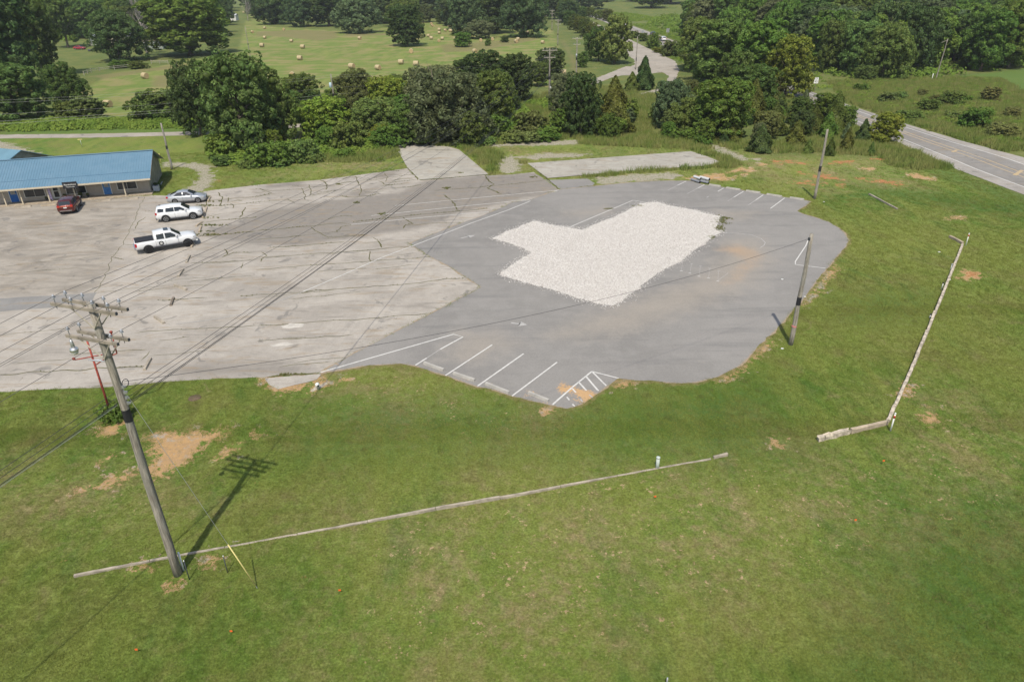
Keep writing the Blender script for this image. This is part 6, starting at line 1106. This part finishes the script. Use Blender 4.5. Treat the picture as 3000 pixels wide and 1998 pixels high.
def vehicle(name, label, cat, spec, rear, front, paint_, rim=None, z=0.02, centre=None, yaw=None, plate=True):
    wb, tw, wr = spec['wb'], spec['W'] - .2, spec['wr']
    if centre is None:
        a = Vector(G(*rear)); b_ = Vector(G(*front)); d = (b_ - a).normalized(); mid = (a + b_) / 2; left = Vector((-d.y, d.x)); c = mid + left * (tw / 2); yaw = math.atan2(d.y, d.x); org = c - d * wb / 2
    else: org = Vector(centre)
    o = empty(name, (org.x, org.y, z), yaw)
    Wd = spec['W'] / 2; st = []
    for x, hw, zb, zm, zt in spec['body']: st.append((x, [(hw * .80, zb), (hw * .97, zb + .08), (hw, (zb + zm) / 2), (hw * .985, zm - .06), (hw * .94, zm + .01), (hw * .62, zt), (0, zt + .02)]))
    body = loft('body', st, paint_, o); gh = []
    for x, hb, zb, hr, zr in spec['cab']: gh.append((x, [(hb, zb - .12), (hb, zb), (hr + (hb - hr) * .12, zb + (zr - zb) * .86), (hr * .82, zr), (0, zr + .025)]))
    loft('cabin', gh, paint_, o)
    def ycab(x, zz):
        xs = [g[0] for g in spec['cab']]; hb = np.interp(x, xs, [g[1] for g in spec['cab']]); zb = np.interp(x, xs, [g[2] for g in spec['cab']]); hr = np.interp(x, xs, [g[3] for g in spec['cab']]); zr = np.interp(x, xs, [g[4] for g in spec['cab']])
        t = (zz - zb) / max(zr - zb, .01); return hb + (hr + (hb - hr) * .12 - hb) * min(1, max(0, t / .86))
    for side in (-1, 1):
        for q in spec['win']:
            MB().add([(x, side * (ycab(x, zz) + .012), zz) for x, zz in q], [tuple(range(len(q)))]).build('side_window', VGL, o, fix=False)
        for ax, (hx) in enumerate((0, wb)):
            wl = MB(); wl.prism([(hx + wr * 1.16 * math.cos(t), wr + wr * 1.16 * math.sin(t)) for t in [i * math.pi / 10 - .15 for i in range(12)]], side * (Wd - .10), side * (Wd + .006), axis='y'); wl.build('wheel_arch', spec.get('archm') or WELL, o)
            if spec.get('arch'): MB().tube([(hx + wr * 1.2 * math.cos(t), side * (Wd - .01), wr + wr * 1.2 * math.sin(t)) for t in [i * math.pi / 10 for i in range(11)]], .05, 6).build('arch_trim', spec['arch'], o, True)
            wo = empty('wheel', (hx, side * (Wd - .10), wr)); wo.parent = o
            prof = [(wr * .62, -.11), (wr * .93, -.11), (wr, -.07), (wr, .07), (wr * .93, .11), (wr * .62, .11)]; Q = Matrix.Rotation(R(-90 * side), 3, 'X')
            MB().lathe(prof, (0, 0, 0), 22, mat=Q).build('tyre', TYRE, wo, True)
            rm = MB(); rm.lathe([(wr * .66, .105), (wr * .66, .118), (wr * .58, .118), (wr * .56, .10)], (0, 0, 0), 22, mat=Q)
            for kk in range(6):
                a_ = kk * math.pi / 3; e = Q @ Vector((math.cos(a_) * wr * .6, math.sin(a_) * wr * .6, .115)); s_ = Q @ Vector((0, 0, .115)); rm.bar(s_, e, wr * .17, .02)
            rm.build('rim', rim or RIM, wo)
        for (x, zz, dx, dz, m_, nm) in spec['lamps']:
            hw = np.interp(x, [b[0] for b in spec['body']], [b[1] for b in spec['body']]); e = 1 if x > 1 else -1
            MB().box((x, side * (hw - .12), zz), (dx, .26, dz)).build(nm, m_, o)
        mx = spec['mirror']; MB().box((mx[0], side * (ycab(mx[0], mx[1]) + .14), mx[1]), (.14, .2, .15)).build('mirror', paint_ if not spec.get('mirrorm') else spec['mirrorm'], o)
        for hx, hz in spec['handles']: MB().box((hx, side * (Wd * 1.0), hz), (.17, .03, .03)).build('door_handle', spec.get('handlem') or paint_, o)
        for dx, z0_, z1_ in spec['gaps']: MB().box((dx, side * (Wd - .004), (z0_ + z1_) / 2), (.015, .02, z1_ - z0_)).build('door_gap', TRIM, o)
        MB().box((wb / 2, side * (Wd - .03), spec['body'][2][2] + .06), (wb - wr * 2.5, .09, .12)).build('sill', spec.get('sill') or TRIM, o)
    for nm, (ia, ib), sc in spec['glass']:
        a = spec['cab'][ia]; b_ = spec['cab'][ib]; tz = .93
        pa_ = (a[0], a[3] * sc, a[4]); pb_ = (b_[0], b_[3] * sc, b_[4]); A = Vector((a[0], 0, a[4] + .03)); B = Vector((b_[0], 0, b_[4] + .03)); A2 = A.lerp(B, .07); B2 = A.lerp(B, .93); nrm = (B - A).cross(Vector((0, 1, 0))).normalized(); nrm = nrm if nrm.z > 0 else -nrm
        wa = a[3] * .86 * sc; wb_ = b_[3] * .90 * sc; V = []
        for P_, w_ in ((A2, wa), (B2, wb_)):
            for f in (-1, -.5, 0, .5, 1): V.append(P_ + nrm * (.018 - .012 * abs(f)) + Vector((0, w_ * f, -.02 * abs(f) ** 2)))
        MB().add(V, [(i, i + 1, i + 6, i + 5) for i in range(4)]).build(nm, VGL, o, fix=False)
    for nm, c, d, m_ in spec['boxes']: MB().box(c, d).build(nm, m_, o)
    if plate: MB().box((spec['body'][0][0] - .012, 0, spec['plate']), (.02, .33, .16)).build('licence_plate', WHITEP, o)
    return tag(o, label, cat), o
CHR = S('chrome', (.55, .56, .57), .15, .9, var=.03)
SEDAN = dict(wb=2.65, W=1.82, wr=.33, plate=.62, body=[(-.96,.70,.34,.80,.92),(-.90,.82,.24,.88,1.00),(-.5,.90,.2,.90,1.04),(.3,.91,.18,.92,.98),(1.2,.91,.18,.92,.96),(2.1,.91,.18,.92,.97),(2.7,.90,.19,.86,.92),(3.2,.85,.2,.76,.82),(3.46,.72,.26,.64,.70),(3.52,.55,.34,.56,.6)],
 cab=[(-.55,.70,1.00,.68,1.03),(-.25,.78,.98,.64,1.16),(.30,.83,.95,.58,1.38),(.95,.85,.94,.58,1.455),(1.5,.85,.94,.57,1.42),(2.35,.80,.95,.74,1.0)], win=[[(-.1,1.0),(.35,1.32),(.93,1.38),(.93,.98)],[(1.0,.98),(1.0,1.38),(1.45,1.36),(2.0,1.06),(2.05,.99)]],
 glass=[('windshield',(4,5),1.0),('rear_window',(0,2),1.0)], lamps=[(3.22,.72,.4,.13,LAMPC,'headlight'),(-.84,.84,.22,.18,LAMPR,'taillight')], mirror=(1.95,1.02), handles=[(.35,.84),(1.25,.83)], gaps=[(.96,.3,.9),(.1,.55,.9),(2.02,.3,.9)], boxes=[('grille',(3.5,0,.5),(.06,.9,.16),TRIM),('front_bumper',(3.42,0,.27),(.16,1.3,.12),TRIM)])
SUV = dict(wb=2.86, W=1.94, wr=.375, plate=.85, body=[(-1.0,.78,.42,.98,1.05),(-.94,.90,.34,1.02,1.10),(-.5,.965,.30,1.04,1.12),(.5,.97,.28,1.04,1.10),(1.6,.97,.28,1.04,1.10),(2.5,.97,.28,1.04,1.12),(3.1,.95,.29,1.0,1.08),(3.6,.90,.30,.92,.98),(3.84,.78,.34,.82,.88),(3.90,.62,.42,.72,.78)],
 cab=[(-.97,.82,1.08,.70,1.16),(-.78,.87,1.06,.68,1.62),(-.2,.90,1.06,.69,1.70),(.8,.90,1.06,.69,1.75),(1.75,.90,1.06,.68,1.70),(2.62,.85,1.10,.80,1.14)], win=[[(-.72,1.16),(-.66,1.52),(-.02,1.56),(-.12,1.16)],[(.12,1.14),(.16,1.56),(1.0,1.58),(1.0,1.12)],[(1.06,1.12),(1.06,1.58),(1.68,1.54),(2.28,1.20),(2.32,1.13)]],
 glass=[('windshield',(4,5),1.0),('rear_window',(0,1),1.0)], lamps=[(3.62,.86,.34,.16,LAMPC,'headlight'),(-.92,1.0,.18,.24,LAMPR,'taillight')], mirror=(2.18,1.2), handles=[(.35,.96),(1.3,.96)], gaps=[(1.03,.45,1.03),(.1,.7,1.03),(2.3,.45,1.03)], arch=TRIM, boxes=[('grille',(3.88,0,.74),(.06,1.0,.3),TRIM),('front_bumper',(3.82,0,.42),(.2,1.5,.16),TRIM),('rear_bumper',(-.96,0,.42),(.14,1.6,.2),TRIM),('roof_antenna',(-.45,0,1.76),(.2,.06,.06),TRIM)])
PICK = dict(wb=3.68, W=2.02, wr=.42, plate=.75, body=[(-1.14,.90,.52,1.14,1.18),(-1.05,.985,.48,1.16,1.22),(-.4,1.0,.46,1.16,1.24),(.7,1.0,.44,1.16,1.24),(1.5,1.0,.44,1.14,1.22),(2.6,1.0,.44,1.14,1.22),(3.3,1.0,.46,1.14,1.24),(4.0,.99,.48,1.10,1.22),(4.42,.94,.5,1.04,1.14),(4.58,.84,.54,.98,1.05),(4.62,.72,.6,.9,.95)],
 cab=[(.70,.90,1.16,.78,1.74),(.78,.91,1.16,.76,1.88),(1.6,.92,1.16,.76,1.93),(2.35,.92,1.16,.74,1.88),(3.25,.88,1.19,.84,1.24)], win=[[(.92,1.26),(.94,1.74),(1.62,1.77),(1.62,1.24)],[(1.74,1.24),(1.74,1.77),(2.3,1.74),(2.88,1.34),(2.92,1.25)]],
 glass=[('windshield',(3,4),1.0)], lamps=[(4.42,.92,.3,.24,LAMPC,'headlight'),(-1.06,.98,.2,.36,LAMPR,'taillight')], mirror=(2.75,1.36), handles=[(.98,1.06),(1.95,1.06)], gaps=[(1.68,.55,1.12),(.78,.55,1.12),(2.86,.55,1.12)], sill=TRIM,
 boxes=[('tonneau_cover',(-.2,0,1.275),(1.72,1.62,.05),S('matt_black_cover',(.02,.02,.023),.65)),('sunroof',(1.95,0,1.955),(.42,.85,.02),VGL),('grille',(4.6,0,.88),(.06,1.1,.28),TRIM),('front_bumper',(4.56,0,.58),(.2,1.7,.18),WHITEP),('rear_bumper',(-1.16,0,.6),(.18,1.7,.18),CHR),('tail_gate_step',(-1.2,.5,.5),(.1,.4,.1),TRIM)])
_, pk = vehicle('pickup_truck', 'white crew cab pickup with black bed cover parked lowest in the row', 'pickup truck', PICK, (444,742), (549,724), car_paint('white_paint_car', (.62, .63, .64)), DRIM)
lg = MB().lathe([(.23, 0), (.23, .012)], n=24, mat=Matrix.Rotation(R(90), 3, 'X')).build('door_badge', BLACK, pk, loc=(1.25, -1.012, .86)); MB().lathe([(.13, 0), (.13, .006)], n=18, mat=Matrix.Rotation(R(90), 3, 'X')).build('badge_emblem', WHITEP, lg, loc=(0, -.013, 0))
MB().bar((-.17, -.018, -.1), (.17, -.018, .1), .015, .03).bar((-.17, -.018, .1), (.17, -.018, -.1), .015, .03).build('badge_cross', BLACK, lg); MB().box((1.25, -1.014, .55), (.5, .006, .045)).build('door_lettering', TRIM, pk)
vehicle('parked_suv', 'white suv parked between the silver sedan and the pickup', 'suv', SUV, (492,651), (565,643), car_paint('white_paint_suv', (.64, .65, .66)))
vehicle('parked_sedan', 'silver sedan parked highest in the row beside the grass', 'car', SEDAN, (517.5,599), (580,595), car_paint('silver_paint', (.42, .44, .47), .45))
RSUV = {**SUV, 'wb': 2.7, 'W': 1.88, 'wr': .36, 'arch': None, 'boxes': [b for b in SUV['boxes'] if b[0] != 'rear_bumper'] + [('rear_bumper', (-.98, 0, .48), (.1, 1.3, .08), CHR), ('light_bar', (-.99, 0, .98), (.06, 1.6, .06), S('orange_red_bar', (.50, .09, .03), .3))]}
RSUV['body'] = [(x * .95, hw * .97, zb, zm, zt) for x, hw, zb, zm, zt in SUV['body']]; RSUV['cab'] = [(x * .95, a * .97, b, c * .97, d - .08) for x, a, b, c, d in SUV['cab']]; RSUV['win'] = [[(x * .95, z - .03) for x, z in q] for q in SUV['win']]
vehicle('parked_suv', 'dark red suv parked nose in at the porch', 'suv', RSUV, (224,623), (240,601), car_paint('maroon_paint', (.115, .022, .020), .5, .25))
vehicle('highway_suv', 'white suv driving away on the far highway', 'suv', SUV, None, None, car_paint('white_paint_far', (.62, .63, .64)), centre=G(1944, 122), yaw=R(92), z=.05)
vehicle('highway_car', 'black car farther along the far highway', 'car', SEDAN, None, None, car_paint('black_paint', (.02, .022, .03)), centre=(np.interp(G(1910,105)[1], [300, 420], [63.2, 61.5]), G(1910, 105)[1]), yaw=R(92), z=.05)
vehicle('old_car', 'old red car left of the beige shed', 'car', SEDAN, None, None, car_paint('faded_red', (.30, .02, .03), .1, .5), centre=G(226, 146), yaw=R(-8), z=0.0)

# ------------------------------------------------------------ summer air
hz = MB().box((0, 1200, 36), (4200, 2700, 76)).build('haze', bpy.data.materials.new('haze_air'), fix=True); hm = hz.data.materials[0]; hm.use_nodes = True; hn = hm.node_tree; hn.nodes.clear()
ho = N(hn, 'ShaderNodeOutputMaterial'); pv = N(hn, 'ShaderNodeVolumePrincipled'); pv.inputs['Color'].default_value = (.86, .92, 1, 1); pv.inputs['Density'].default_value = .00012; hn.links.new(pv.outputs[0], ho.inputs['Volume']); tag(hz, kind='stuff')
